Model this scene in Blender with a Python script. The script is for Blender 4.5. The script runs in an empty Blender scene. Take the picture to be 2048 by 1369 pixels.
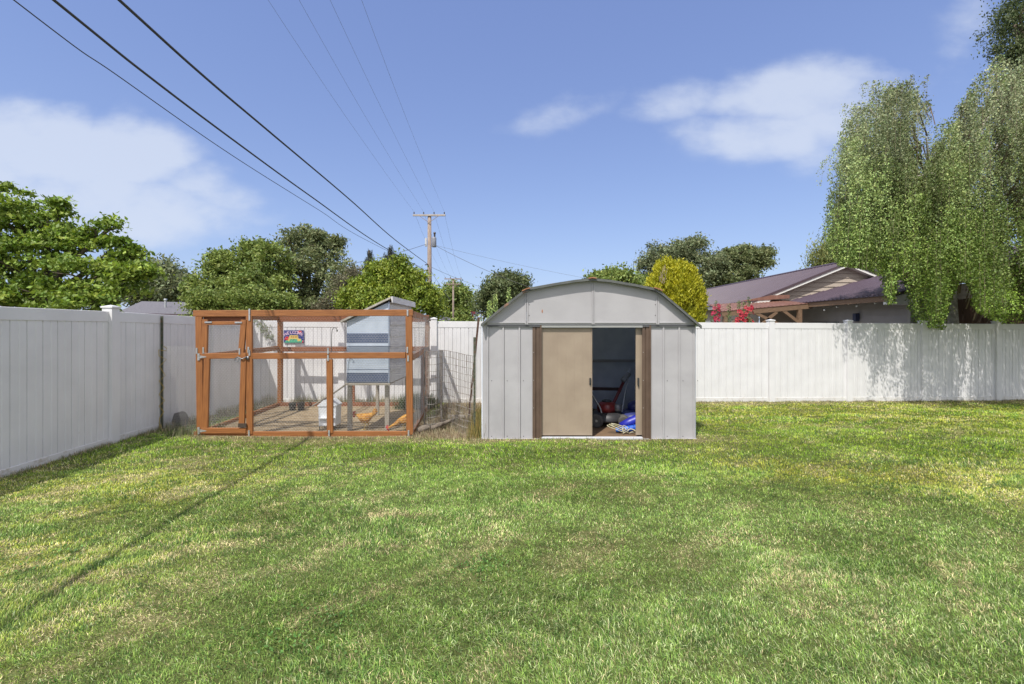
import bpy, math, random
import numpy as np
from mathutils import Vector, Matrix, noise as mnoise

random.seed(7)
RNG = np.random.default_rng(11)
scene = bpy.context.scene

# ------------------------------------------------------------------ camera
EYE = 1.55
F = 917.0            # focal length in pixels of a 2048 px wide picture
HOR = 657.0
def P(u, v, Y):
    return Vector(((u-1024)/F*Y, Y, EYE+(HOR-v)/F*Y))
cam_d = bpy.data.cameras.new("camera")
cam = bpy.data.objects.new("camera", cam_d)
scene.collection.objects.link(cam)
cam.location = (0, 0, EYE)
cam.rotation_euler = (math.radians(90), 0, 0)
cam_d.sensor_width = 36.0
cam_d.lens = 36.0*F/2048
cam_d.shift_y = -27.5/2048
cam_d.clip_end = 3000
scene.camera = cam

# ------------------------------------------------------------------ sky, sun
SUN = Vector((-0.30, -0.59, 1.0)).normalized()
ELEV = math.asin(SUN.z)
world = bpy.data.worlds.new("World")
scene.world = world
world.use_nodes = True
wn = world.node_tree
wn.nodes.clear()
def N(nt, t, **kw):
    n = nt.nodes.new(t)
    for k, v in kw.items():
        setattr(n, k, v)
    return n
def math_node(nt, op, a, b=None, c=None, clamp=False):
    n = nt.nodes.new('ShaderNodeMath'); n.operation = op; n.use_clamp = clamp
    for i, x in enumerate((a, b, c)):
        if x is None: continue
        if isinstance(x, (int, float)): n.inputs[i].default_value = x
        else: nt.links.new(x, n.inputs[i])
    return n.outputs[0]
def build_world():
    nt = wn
    out = N(nt, 'ShaderNodeOutputWorld')
    bg = N(nt, 'ShaderNodeBackground')
    bg.inputs['Strength'].default_value = SKY_STRENGTH
    sky = N(nt, 'ShaderNodeTexSky', sky_type='NISHITA', sun_disc=False)
    sky.sun_elevation = ELEV
    sky.sun_rotation = math.atan2(SUN.x, SUN.y)
    sky.air_density = 1.0; sky.dust_density = 0.6; sky.ozone_density = 2.2
    tc = N(nt, 'ShaderNodeTexCoord')
    sep = N(nt, 'ShaderNodeSeparateXYZ')
    nt.links.new(tc.outputs['Generated'], sep.inputs[0])
    x, y, z = sep.outputs
    ys = math_node(nt, 'MAXIMUM', y, 0.08)
    a = math_node(nt, 'DIVIDE', x, ys)
    b = math_node(nt, 'DIVIDE', z, ys)
    comb = N(nt, 'ShaderNodeCombineXYZ')
    nt.links.new(a, comb.inputs[0]); nt.links.new(math_node(nt, 'MULTIPLY', b, 1.7), comb.inputs[1])
    def fbm(scale, detail, off):
        m = N(nt, 'ShaderNodeMapping'); m.inputs['Location'].default_value = off
        nt.links.new(comb.outputs[0], m.inputs[0])
        t = N(nt, 'ShaderNodeTexNoise'); t.inputs['Scale'].default_value = scale
        t.inputs['Detail'].default_value = detail; t.inputs['Roughness'].default_value = 0.52
        nt.links.new(m.outputs[0], t.inputs['Vector'])
        return t.outputs['Fac']
    n1 = fbm(5.0, 6, (3.1, 1.7, 0)); n2 = fbm(13.0, 4, (7.7, 2.2, 0))
    nn = math_node(nt, 'ADD', math_node(nt, 'MULTIPLY', n1, 0.75), math_node(nt, 'MULTIPLY', n2, 0.25))
    total = None
    # clouds: azimuth tangent, elevation tangent, radii, tilt, weight
    for (cx, cy, rx, ry, ang, w) in [
        (-1.02, 0.395, 0.17, 0.085, -.05, .95), (-0.84, 0.385, 0.13, 0.075, -.1, 1.0), (-0.92, 0.28, 0.30, 0.085, -.1, .75),
        (-0.67, 0.31, 0.13, 0.05, -.25, .6), (-1.25, 0.36, 0.2, 0.12, 0, 1.0), (-0.6, 0.25, 0.10, 0.03, -.15, .35),
        (0.64, 0.515, 0.21, 0.065, .12, .75), (0.55, 0.42, 0.17, 0.05, -.03, .72), (0.70, 0.46, 0.13, 0.10, .5, .6),
        (0.12, 0.472, 0.13, 0.04, .25, .42), (0.38, 0.50, 0.15, 0.045, .15, .42), (0.98, 0.64, 0.06, 0.12, -.5, .28)]:
        ca, sa = math.cos(ang), math.sin(ang)
        da = math_node(nt, 'SUBTRACT', a, cx); db = math_node(nt, 'SUBTRACT', b, cy)
        p = math_node(nt, 'ADD', math_node(nt, 'MULTIPLY', da, ca/rx), math_node(nt, 'MULTIPLY', db, sa/rx))
        q = math_node(nt, 'ADD', math_node(nt, 'MULTIPLY', da, -sa/ry), math_node(nt, 'MULTIPLY', db, ca/ry))
        r2 = math_node(nt, 'ADD', math_node(nt, 'MULTIPLY', p, p), math_node(nt, 'MULTIPLY', q, q))
        g = math_node(nt, 'MULTIPLY', math_node(nt, 'EXPONENT', math_node(nt, 'MULTIPLY', math_node(nt, 'POWER', r2, 1.4), -0.6)), w)
        total = g if total is None else math_node(nt, 'MAXIMUM', total, g)
    d = math_node(nt, 'ADD', total, math_node(nt, 'MULTIPLY', math_node(nt, 'SUBTRACT', nn, 0.5), 1.5))
    mr = N(nt, 'ShaderNodeMapRange', interpolation_type='SMOOTHSTEP')
    nt.links.new(d, mr.inputs['Value'])
    mr.inputs['From Min'].default_value = 0.14; mr.inputs['From Max'].default_value = 0.80
    mr.inputs['To Min'].default_value = 0; mr.inputs['To Max'].default_value = 0.74
    pres = math_node(nt, 'MULTIPLY', math_node(nt, 'MULTIPLY', total, 3.0, clamp=True), math_node(nt, 'GREATER_THAN', y, 0.1))
    fac = math_node(nt, 'MULTIPLY', mr.outputs[0], pres)
    # thin milky air that is whiter near the horizon
    mix0 = N(nt, 'ShaderNodeMix', data_type='RGBA')
    mix0.inputs['Factor'].default_value = 0.30
    nt.links.new(sky.outputs[0], mix0.inputs['A']); mix0.inputs['B'].default_value = SKY_MILK
    mixh = N(nt, 'ShaderNodeMix', data_type='RGBA')
    nt.links.new(math_node(nt, 'MULTIPLY', math_node(nt, 'EXPONENT', math_node(nt, 'MULTIPLY', math_node(nt, 'MAXIMUM', z, 0.0), -5.5)), 0.62), mixh.inputs['Factor'])
    nt.links.new(mix0.outputs['Result'], mixh.inputs['A']); mixh.inputs['B'].default_value = (3.9, 4.8, 6.6, 1)
    mix = N(nt, 'ShaderNodeMix', data_type='RGBA')
    nt.links.new(fac, mix.inputs['Factor'])
    nt.links.new(mixh.outputs['Result'], mix.inputs['A'])
    mix.inputs['B'].default_value = CLOUD_COL
    # unseen bright cloud overhead and behind the camera, added for fill light
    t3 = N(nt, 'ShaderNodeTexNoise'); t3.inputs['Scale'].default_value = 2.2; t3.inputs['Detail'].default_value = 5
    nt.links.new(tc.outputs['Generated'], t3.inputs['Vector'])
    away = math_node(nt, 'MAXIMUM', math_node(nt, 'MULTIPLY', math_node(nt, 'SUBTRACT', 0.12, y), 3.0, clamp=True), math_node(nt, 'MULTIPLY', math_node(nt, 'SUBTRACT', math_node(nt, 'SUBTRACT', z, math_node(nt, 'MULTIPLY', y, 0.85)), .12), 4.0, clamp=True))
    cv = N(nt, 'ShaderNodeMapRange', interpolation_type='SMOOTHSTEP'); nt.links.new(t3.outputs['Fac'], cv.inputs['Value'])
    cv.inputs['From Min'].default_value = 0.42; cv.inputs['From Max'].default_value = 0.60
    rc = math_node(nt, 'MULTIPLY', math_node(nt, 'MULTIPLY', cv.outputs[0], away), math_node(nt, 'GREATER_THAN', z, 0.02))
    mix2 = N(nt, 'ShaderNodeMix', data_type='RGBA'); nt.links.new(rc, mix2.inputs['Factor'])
    nt.links.new(mix.outputs['Result'], mix2.inputs['A']); mix2.inputs['B'].default_value = FILL_CLOUD
    nt.links.new(mix2.outputs['Result'], bg.inputs['Color'])
    nt.links.new(bg.outputs[0], out.inputs[0])
SKY_STRENGTH = 0.098
SKY_MILK = (2.7, 3.7, 8.8, 1)
CLOUD_COL = (5.4, 5.9, 6.9, 1)
FILL_CLOUD = (12, 11.7, 11.5, 1)
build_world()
sd = bpy.data.lights.new("sun", 'SUN')
sd.energy = 3.8; sd.angle = math.radians(0.5); sd.color = (1.0, 0.955, 0.88)
sun = bpy.data.objects.new("sun", sd)
scene.collection.objects.link(sun)
sun.rotation_euler = SUN.to_track_quat('Z', 'Y').to_euler()
sun.location = (-10, -15, 30)
vs = scene.view_settings
vs.view_transform = 'Standard'; vs.look = 'None'; vs.gamma = 1.0; vs.exposure = 0.45
vs.use_curve_mapping = False

# ------------------------------------------------------------------ helpers
def lin(c):
    return tuple(((x/255)/12.92 if x/255 <= .04045 else ((x/255+.055)/1.055)**2.4) for x in c)
MATS = {}
def mat(name, col, col2=None, scale=8.0, rough=0.6, bump=0.0, bscale=40.0, metal=0.0, coord='Object', stretch=(1, 1, 1),
        detail=5, contrast=(0.35, 0.65), attr=None, trans=0.0, stain=None, spec=0.5):
    """a Principled material; col/col2 are linear base colours mixed by noise; attr multiplies in a colour attribute"""
    if name in MATS: return MATS[name]
    m = bpy.data.materials.new(name); m.use_nodes = True
    nt = m.node_tree; nt.nodes.clear()
    out = N(nt, 'ShaderNodeOutputMaterial'); bs = N(nt, 'ShaderNodeBsdfPrincipled')
    bs.inputs['Roughness'].default_value = rough; bs.inputs['Metallic'].default_value = metal
    bs.inputs['Specular IOR Level'].default_value = spec
    bs.inputs['Base Color'].default_value = (*col, 1)
    vec = None
    if col2 is not None or bump or stain:
        if coord == 'World':
            g = N(nt, 'ShaderNodeNewGeometry'); src = g.outputs['Position']
        else:
            tc = N(nt, 'ShaderNodeTexCoord'); src = tc.outputs[coord]
        mp = N(nt, 'ShaderNodeMapping'); mp.inputs['Scale'].default_value = stretch
        nt.links.new(src, mp.inputs[0]); vec = mp.outputs[0]
    csock = None
    if col2 is not None:
        t = N(nt, 'ShaderNodeTexNoise'); t.inputs['Scale'].default_value = scale; t.inputs['Detail'].default_value = detail
        nt.links.new(vec, t.inputs['Vector'])
        r = N(nt, 'ShaderNodeMapRange'); r.inputs['From Min'].default_value = contrast[0]; r.inputs['From Max'].default_value = contrast[1]
        nt.links.new(t.outputs['Fac'], r.inputs['Value'])
        mx = N(nt, 'ShaderNodeMix', data_type='RGBA')
        nt.links.new(r.outputs[0], mx.inputs['Factor'])
        mx.inputs['A'].default_value = (*col, 1); mx.inputs['B'].default_value = (*col2, 1)
        csock = mx.outputs['Result']
    if stain:
        scol, sscale, lo, hi = stain
        t = N(nt, 'ShaderNodeTexNoise'); t.inputs['Scale'].default_value = sscale; t.inputs['Detail'].default_value = 7
        t.inputs['Roughness'].default_value = 0.65
        nt.links.new(vec, t.inputs['Vector'])
        r = N(nt, 'ShaderNodeMapRange'); r.inputs['From Min'].default_value = lo; r.inputs['From Max'].default_value = hi
        nt.links.new(t.outputs['Fac'], r.inputs['Value'])
        mx = N(nt, 'ShaderNodeMix', data_type='RGBA')
        nt.links.new(r.outputs[0], mx.inputs['Factor'])
        if csock is None: mx.inputs['A'].default_value = (*col, 1)
        else: nt.links.new(csock, mx.inputs['A'])
        mx.inputs['B'].default_value = (*scol, 1)
        csock = mx.outputs['Result']
    if attr:
        at = N(nt, 'ShaderNodeAttribute'); at.attribute_name = attr
        if csock is None: csock = at.outputs['Color']
        else:
            mx = N(nt, 'ShaderNodeMix', data_type='RGBA', blend_type='MULTIPLY'); mx.inputs['Factor'].default_value = 1
            nt.links.new(csock, mx.inputs['A']); nt.links.new(at.outputs['Color'], mx.inputs['B'])
            csock = mx.outputs['Result']
    if csock is not None: nt.links.new(csock, bs.inputs['Base Color'])
    if bump:
        t = N(nt, 'ShaderNodeTexNoise'); t.inputs['Scale'].default_value = bscale; t.inputs['Detail'].default_value = 4
        nt.links.new(vec, t.inputs['Vector'])
        bp = N(nt, 'ShaderNodeBump'); bp.inputs['Strength'].default_value = bump; bp.inputs['Distance'].default_value = 0.02
        nt.links.new(t.outputs['Fac'], bp.inputs['Height']); nt.links.new(bp.outputs[0], bs.inputs['Normal'])
    if trans:
        tr = N(nt, 'ShaderNodeBsdfTranslucent')
        if csock is not None:
            hs = N(nt, 'ShaderNodeHueSaturation'); hs.inputs['Value'].default_value = 1.15; hs.inputs['Saturation'].default_value = 1.1
            nt.links.new(csock, hs.inputs['Color']); nt.links.new(hs.outputs[0], tr.inputs['Color'])
        else: tr.inputs['Color'].default_value = (*col, 1)
        ms = N(nt, 'ShaderNodeMixShader'); ms.inputs[0].default_value = trans
        nt.links.new(bs.outputs[0], ms.inputs[1]); nt.links.new(tr.outputs[0], ms.inputs[2])
        nt.links.new(ms.outputs[0], out.inputs[0])
    else:
        nt.links.new(bs.outputs[0], out.inputs[0])
    MATS[name] = m
    return m

def tag(o, label=None, cat=None, group=None, kind=None):
    if label: o['label'] = label
    if cat: o['category'] = cat
    if group: o['group'] = group
    if kind: o['kind'] = kind
    return o
def thing(name, label, cat, loc=(0, 0, 0), group=None):
    o = bpy.data.objects.new(name, None); scene.collection.objects.link(o)
    o.location = loc; o.empty_display_size = 0.2
    return tag(o, label, cat, group)
WLOC = {}
def wloc(o):
    v = Vector((0, 0, 0))
    while o is not None:
        v = v + o.location; o = o.parent
    return v

class MB:
    def __init__(s):
        s.v = []; s.f = []; s.uv = []; s.c = None
    def quad(s, a, b, c, d, uv=None):
        i = len(s.v); s.v += [tuple(a), tuple(b), tuple(c), tuple(d)]; s.f.append((i, i+1, i+2, i+3))
        s.uv += list(uv) if uv else [(0, 0)]*4
        return s
    def poly(s, pts, flip=False):
        i = len(s.v); s.v += [tuple(p) for p in pts]
        idx = list(range(i, i+len(pts)))
        if flip: idx.reverse()
        s.f.append(tuple(idx)); s.uv += [(0, 0)]*len(pts)
        return s
    def beam(s, p0, p1, w, h, up=(0, 0, 1), bev=0.0):
        """a board from p0 to p1: w across (sideways), h along up; uv runs along the length"""
        p0 = Vector(p0); p1 = Vector(p1); d = p1-p0; L = d.length
        if L < 1e-6: return s
        d.normalize(); up = Vector(up)
        if abs(d.dot(up)) > 0.98: up = Vector((0, 1, 0)) if abs(d.y) < .9 else Vector((1, 0, 0))
        side = d.cross(up).normalized(); up = side.cross(d).normalized()
        off = random.random()*20
        prof = [(-w/2, -h/2), (w/2, -h/2), (w/2, h/2), (-w/2, h/2)]
        if bev > 0:
            b = bev; prof = [(-w/2+b, -h/2), (w/2-b, -h/2), (w/2, -h/2+b), (w/2, h/2-b), (w/2-b, h/2), (-w/2+b, h/2), (-w/2, h/2-b), (-w/2, -h/2+b)]
        n = len(prof); i = len(s.v)
        for p in (p0, p1):
            for a, b in prof: s.v.append(tuple(p+side*a+up*b))
        acc = 0
        for k in range(n):
            k2 = (k+1) % n
            seg = math.dist(prof[k], prof[k2])
            s.f.append((i+k, i+k2, i+n+k2, i+n+k))
            s.uv += [(off, off+acc), (off, off+acc+seg), (off+L, off+acc+seg), (off+L, off+acc)]
            acc += seg
        s.f.append(tuple(i+k for k in reversed(range(n)))); s.uv += [(off, off+prof[k][0]) for k in range(n)]
        s.f.append(tuple(i+n+k for k in range(n))); s.uv += [(off, off+prof[k][0]) for k in range(n)]
        return s
    def box(s, c, size, bev=0.0, rz=0.0):
        c = Vector(c); sx, sy, sz = size
        d = Vector((math.sin(-rz), math.cos(rz), 0))*sy/2
        return s.beam(c-d, c+d, sx, sz, bev=bev)
    def tube(s, pts, r, n=8, cap=True):
        pts = [Vector(p) for p in pts]; rs = r if isinstance(r, (list, tuple)) else [r]*len(pts)
        i0 = len(s.v); up = None
        for k, p in enumerate(pts):
            t = (pts[min(k+1, len(pts)-1)]-pts[max(k-1, 0)])
            t = t.normalized() if t.length > 1e-9 else Vector((0, 0, 1))
            if up is None:
                up = Vector((0, 0, 1)) if abs(t.z) < .9 else Vector((1, 0, 0))
            sd = t.cross(up)
            if sd.length < 1e-4: sd = t.cross(Vector((0.3, 1, 0.2)))
            sd.normalize(); up = sd.cross(t).normalized()
            for j in range(n):
                a = 2*math.pi*j/n
                s.v.append(tuple(p+(sd*math.cos(a)+up*math.sin(a))*rs[k]))
        L = 0
        for k in range(len(pts)-1):
            l2 = L+(pts[k+1]-pts[k]).length
            for j in range(n):
                j2 = (j+1) % n
                s.f.append((i0+k*n+j2, i0+k*n+j, i0+(k+1)*n+j, i0+(k+1)*n+j2))
                s.uv += [(L, (j+1)/n*.3), (L, j/n*.3), (l2, j/n*.3), (l2, (j+1)/n*.3)]
            L = l2
        if cap:
            s.f.append(tuple(i0+j for j in range(n))); s.uv += [(0, 0)]*n
            e = i0+(len(pts)-1)*n
            s.f.append(tuple(e+j for j in reversed(range(n)))); s.uv += [(0, 0)]*n
        return s
    def lathe(s, c, prof, n=20, axis=(0, 0, 1)):
        """prof: (radius, height) pairs along axis from c"""
        c = Vector(c); ax = Vector(axis).normalized()
        q = ax.to_track_quat('Z', 'Y'); i0 = len(s.v)
        for r, h in prof:
            for j in range(n):
                a = 2*math.pi*j/n
                s.v.append(tuple(c+q @ Vector((r*math.cos(a), r*math.sin(a), h))))
        for k in range(len(prof)-1):
            for j in range(n):
                j2 = (j+1) % n
                s.f.append((i0+k*n+j, i0+k*n+j2, i0+(k+1)*n+j2, i0+(k+1)*n+j)); s.uv += [(0, 0)]*4
        s.f.append(tuple(i0+j for j in reversed(range(n)))); s.uv += [(0, 0)]*n
        e = i0+(len(prof)-1)*n
        s.f.append(tuple(e+j for j in range(n))); s.uv += [(0, 0)]*n
        return s
    def blob(s, c, r, n=10, jit=0.0, seed=0):
        c = Vector(c); rr = r if isinstance(r, (tuple, list)) else (r, r, r); i0 = len(s.v)
        m = n//2
        for k in range(m+1):
            th = math.pi*k/m
            for j in range(n):
                a = 2*math.pi*j/n
                d = Vector((math.sin(th)*math.cos(a), math.sin(th)*math.sin(a), math.cos(th)))
                f = 1+jit*mnoise.noise(d*1.7+Vector((seed, 0, 0)))
                s.v.append((c.x+d.x*rr[0]*f, c.y+d.y*rr[1]*f, c.z+d.z*rr[2]*f))
        for k in range(m):
            for j in range(n):
                j2 = (j+1) % n
                s.f.append((i0+k*n+j, i0+(k+1)*n+j, i0+(k+1)*n+j2, i0+k*n+j2)); s.uv += [(0, 0)]*4
        return s
    def prism(s, pts, thick):
        """closed outline pts (3d, coplanar) given thickness vector"""
        t = Vector(thick); pts = [Vector(p) for p in pts]; n = len(pts); i = len(s.v)
        s.v += [tuple(p) for p in pts]+[tuple(p+t) for p in pts]
        s.f.append(tuple(range(i, i+n))); s.uv += [(p.x, p.z) for p in pts]
        s.f.append(tuple(reversed(range(i+n, i+2*n)))); s.uv += [(p.x, p.z) for p in reversed(pts)]
        for k in range(n):
            k2 = (k+1) % n
            s.f.append((i+k2, i+k, i+n+k, i+n+k2)); s.uv += [(0, 0)]*4
        return s
    def build(s, name, m, parent=None, loc=None, smooth=False, col=None):
        me = bpy.data.meshes.new(name)
        off = wloc(parent) if parent is not None else Vector((0, 0, 0))
        if loc is not None: off = off+Vector(loc) if parent is not None else Vector(loc)
        v = np.array(s.v, dtype=np.float64).reshape(-1, 3)-np.array(off)
        me.from_pydata(v.tolist(), [], s.f)
        uvl = me.uv_layers.new(name="UVMap")
        uvl.data.foreach_set('uv', np.array(s.uv, dtype=np.float32).ravel())
        if smooth: me.polygons.foreach_set('use_smooth', [True]*len(me.polygons))
        me.materials.append(m)
        o = bpy.data.objects.new(name, me); scene.collection.objects.link(o)
        if parent is not None: o.parent = parent
        if loc is not None: o.location = loc
        me.update()
        return o

def np_mesh(name, verts, nface, k, m, parent=None, col=None, smooth=False, faces=None):
    """fast mesh: verts (n,3); faces are consecutive runs of k vertices unless an index array is given"""
    off = np.array(wloc(parent)) if parent is not None else np.zeros(3)
    me = bpy.data.meshes.new(name)
    me.vertices.add(len(verts)); me.vertices.foreach_set('co', (verts-off).astype(np.float32).ravel())
    if faces is None: idx = np.arange(nface*k, dtype=np.int32)
    else: idx = faces.astype(np.int32).ravel()
    me.loops.add(len(idx)); me.loops.foreach_set('vertex_index', idx)
    me.polygons.add(nface)
    me.polygons.foreach_set('loop_start', np.arange(0, nface*k, k, dtype=np.int32))
    me.update(calc_edges=True)
    if col is not None:
        ca = me.color_attributes.new('col', 'FLOAT_COLOR', 'POINT')
        c4 = np.ones((len(verts), 4), dtype=np.float32); c4[:, :3] = col
        ca.data.foreach_set('color', c4.ravel())
    me.materials.append(m)
    o = bpy.data.objects.new(name, me); scene.collection.objects.link(o)
    if parent is not None: o.parent = parent
    return o

def vnoise(x, y, seed=0):
    """smooth value noise, numpy"""
    xi = np.floor(x).astype(np.int64); yi = np.floor(y).astype(np.int64)
    fx = x-xi; fy = y-yi; fx = fx*fx*(3-2*fx); fy = fy*fy*(3-2*fy)
    def h(a, b):
        n = (a*374761393+b*668265263+seed*974634777) & 0x7fffffff
        n = ((n ^ (n >> 13))*1274126177) & 0x7fffffff
        return ((n ^ (n >> 16)) & 0xffff)/65535.0
    return (h(xi, yi)*(1-fx)+h(xi+1, yi)*fx)*(1-fy)+(h(xi, yi+1)*(1-fx)+h(xi+1, yi+1)*fx)*fy
def fbm(x, y, seed=0, o=4):
    s = 0; a = .5; t = 0
    for k in range(o):
        s = s+a*vnoise(x*2**k, y*2**k, seed+k*17); t += a; a *= .55
    return s/t
def smooth(a, b, x):
    t = np.clip((x-a)/(b-a), 0, 1); return t*t*(3-2*t)

# ------------------------------------------------------------------ ground
def fence_y(x): return 10.34+0.0925*x
def gz(x, y):
    s = smooth(6.8, 10.3, y)
    return -s*np.clip(0.07+0.011*(x+5), .04, .25)+0.012*(vnoise(x*1.3, y*1.3, 5)-.5)*2*smooth(9.9, 8.5, y)
def gzf(x, y): return float(gz(np.array([x], float), np.array([y], float))[0])
def in_coop(x, y):       # bare earth inside the chicken run
    xl = -4.53-.11*(y-6.6)-.05; xr = -1.42-.11*(y-6.6)+.05
    return smooth(6.5, 6.62, y)*smooth(xl-.15, xl+.02, x)*smooth(xr+.1, xr-.05, x)
def in_debris(x, y):     # dry strawy corner between the run and the shed
    return smooth(6.35, 6.6, y+.12*(vnoise(x*5, y*5, 3)-.5))*smooth(-1.55, -1.3, x)*smooth(-.25, -.42, x)
def edge_dry(x, y):      # worn strip in front of the run and shed, dry strip along the back fence
    a = smooth(6.13, 6.42, y+.35*(vnoise(x*2.2, y*2, 8)-.5))*smooth(-5.0, -4.3, x)*smooth(3.0, 2.5, x)*smooth(7.0, 6.5, y)
    b = smooth(-.75, -.25, y-fence_y(x)+.5*(vnoise(x*1.4, y*3, 9)-.5))*.75
    c = smooth(-4.9, -5.2, x)*smooth(6.3, 6.9, y)
    return np.clip(a*.85+b+c*.6, 0, 1)
PATCHES = [  # x, y, rx, ry, strength of straw colour (worn spots of the lawn)
    (-1.05, 3.85, .38, .10, .95), (-1.15, 3.25, .5, .10, .8), (-2.1, 2.9, .35, .06, .8), (-1.35, 2.95, .25, .06, .7), (-1.9, 2.45, .30, .07, .9), (-2.0, 3.45, .6, .07, .65),
    (-1.9, 4.9, .5, .08, .5), (5.6, 7.3, .7, .25, .8), (2.0, 4.0, .5, .08, .45), (3.2, 4.1, .5, .16, .35), (3.2, 3.2, .4, .08, .4), (3.6, 10.2, .9, .35, .9), (-.3, 3.9, .3, .06, .4),
    (5.6, 3.9, .9, .06, .55), (-.4, 2.85, .25, .05, .45), (1.2, 6.2, .5, .07, .85), (-.6, 6.22, .5, .08, .9), (3.3, 8.6, .5, .3, .5), (-2.6, 3.2, .8, .07, .5), (8.5, 10.6, .9, .3, .6)]
def lawn_fields(x, y):
    """dryness 0..1, yellowness 0..1, lushness 0..1"""
    xr = x*.80+y*.60; yr = y*.80-x*.60      # mowing ran slantwise
    n1 = fbm(x*.55+3, y*1.1, 21, 4); n2 = fbm(xr*1.3, yr*3.4+5, 33, 4); n3 = fbm(xr*4.0, yr*7.5, 44, 4)
    dry = smooth(.50, .68, n2*.5+n3*.5)*.42
    # the left and the far right are yellower, the middle foreground cooler
    left = smooth(-1.4, -3.2, x)*smooth(6.3, 4.6, y)*smooth(1.6, 2.4, y)
    rightband = smooth(4.2, 4.9, y)*smooth(1.2, 3.2, x)
    dg = np.exp(-(((y-4.9)+.42*(x-3.4))/.75)**2)*smooth(1.6, 3.0, x)
    yel = np.clip(left*.75+rightband*.45+dg*.7+(smooth(6.5, 8, y)*.45), 0, 1)*smooth(.36, .60, n1*.30+n2*.35+n3*.35+.03)
    dry = dry+left*.30*smooth(.48, .62, n3)
    for (px, py, rx, ry, s) in PATCHES:
        wx = x+.25*(n2-.5)*2*rx*2; wy = y+.3*(n3-.5)*2*ry*3
        d = ((wx-px)/rx)**2+((wy-py)/ry)**2
        dry = np.maximum(dry, s*.85*np.exp(-d*1.0)*smooth(.30, .62, n3))
    dry = np.maximum(dry, edge_dry(x, y)*np.clip(.25+1.3*n3, 0, 1.1))
    lush = smooth(.45, .7, fbm(x*1.1+9, y*2.4, 55, 4))
    return np.clip(dry, 0, 1), yel, lush

def build_ground():
    x0, x1, y0, y1, st = -8.0, 19.0, -2.5, 12.6, 0.1
    xs = np.arange(x0, x1+.01, st); ys = np.arange(y0, y1+.01, st)
    X, Y = np.meshgrid(xs, ys); x = X.ravel(); y = Y.ravel()
    z = gz(x, y); z = np.where(y > fence_y(x)+.5, z*.98, z)
    nx, ny = len(xs), len(ys)
    i = np.arange(nx*ny).reshape(ny, nx)
    faces = np.stack([i[:-1, :-1], i[:-1, 1:], i[1:, 1:], i[1:, :-1]], -1).reshape(-1, 4)
    dry, yel, lush = lawn_fields(x, y)
    soil = np.array((.105, .075, .042)); thatch = np.array((.115, .135, .045)); straw = np.array((.30, .24, .13)); earth = np.array((.32, .25, .16))
    c = thatch[None]*(.8+.4*fbm(x*6, y*6, 3, 2))[:, None]
    c = c*(1-dry[:, None]*.6)+straw[None]*dry[:, None]*.6
    w = in_coop(x, y)[:, None]; c = c*(1-w)+earth*w
    w = in_debris(x, y)[:, None]; c = c*(1-w)+np.array((.34, .26, .17))*w
    w = smooth(.3, .6, y-fence_y(x))[:, None]; c = c*(1-w)+soil*w
    m = mat('lawn_soil', (.95, .95, .95), (.62, .6, .58), scale=14, rough=.95, bump=.9, bscale=45, coord='World', attr='col', contrast=(.35, .6), spec=.1)
    o = np_mesh('lawn', np.stack([x, y, z], 1), len(faces), 4, m, col=c, faces=faces)
    o.data.polygons.foreach_set('use_smooth', [True]*len(o.data.polygons))
    tag(o, kind='structure')
    # the land beyond, out to the horizon, one sheet lying under the yard
    g = MB(); R = 1500
    g.quad((-R, -R, -.42), (R, -R, -.42), (R, R, -.42), (-R, R, -.42))
    o = g.build('ground', mat('far_ground', (.10, .11, .05), (.17, .15, .09), scale=.05, rough=.95, coord='World', bump=.3, bscale=2, spec=.1))
    tag(o, kind='structure')
build_ground()

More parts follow.
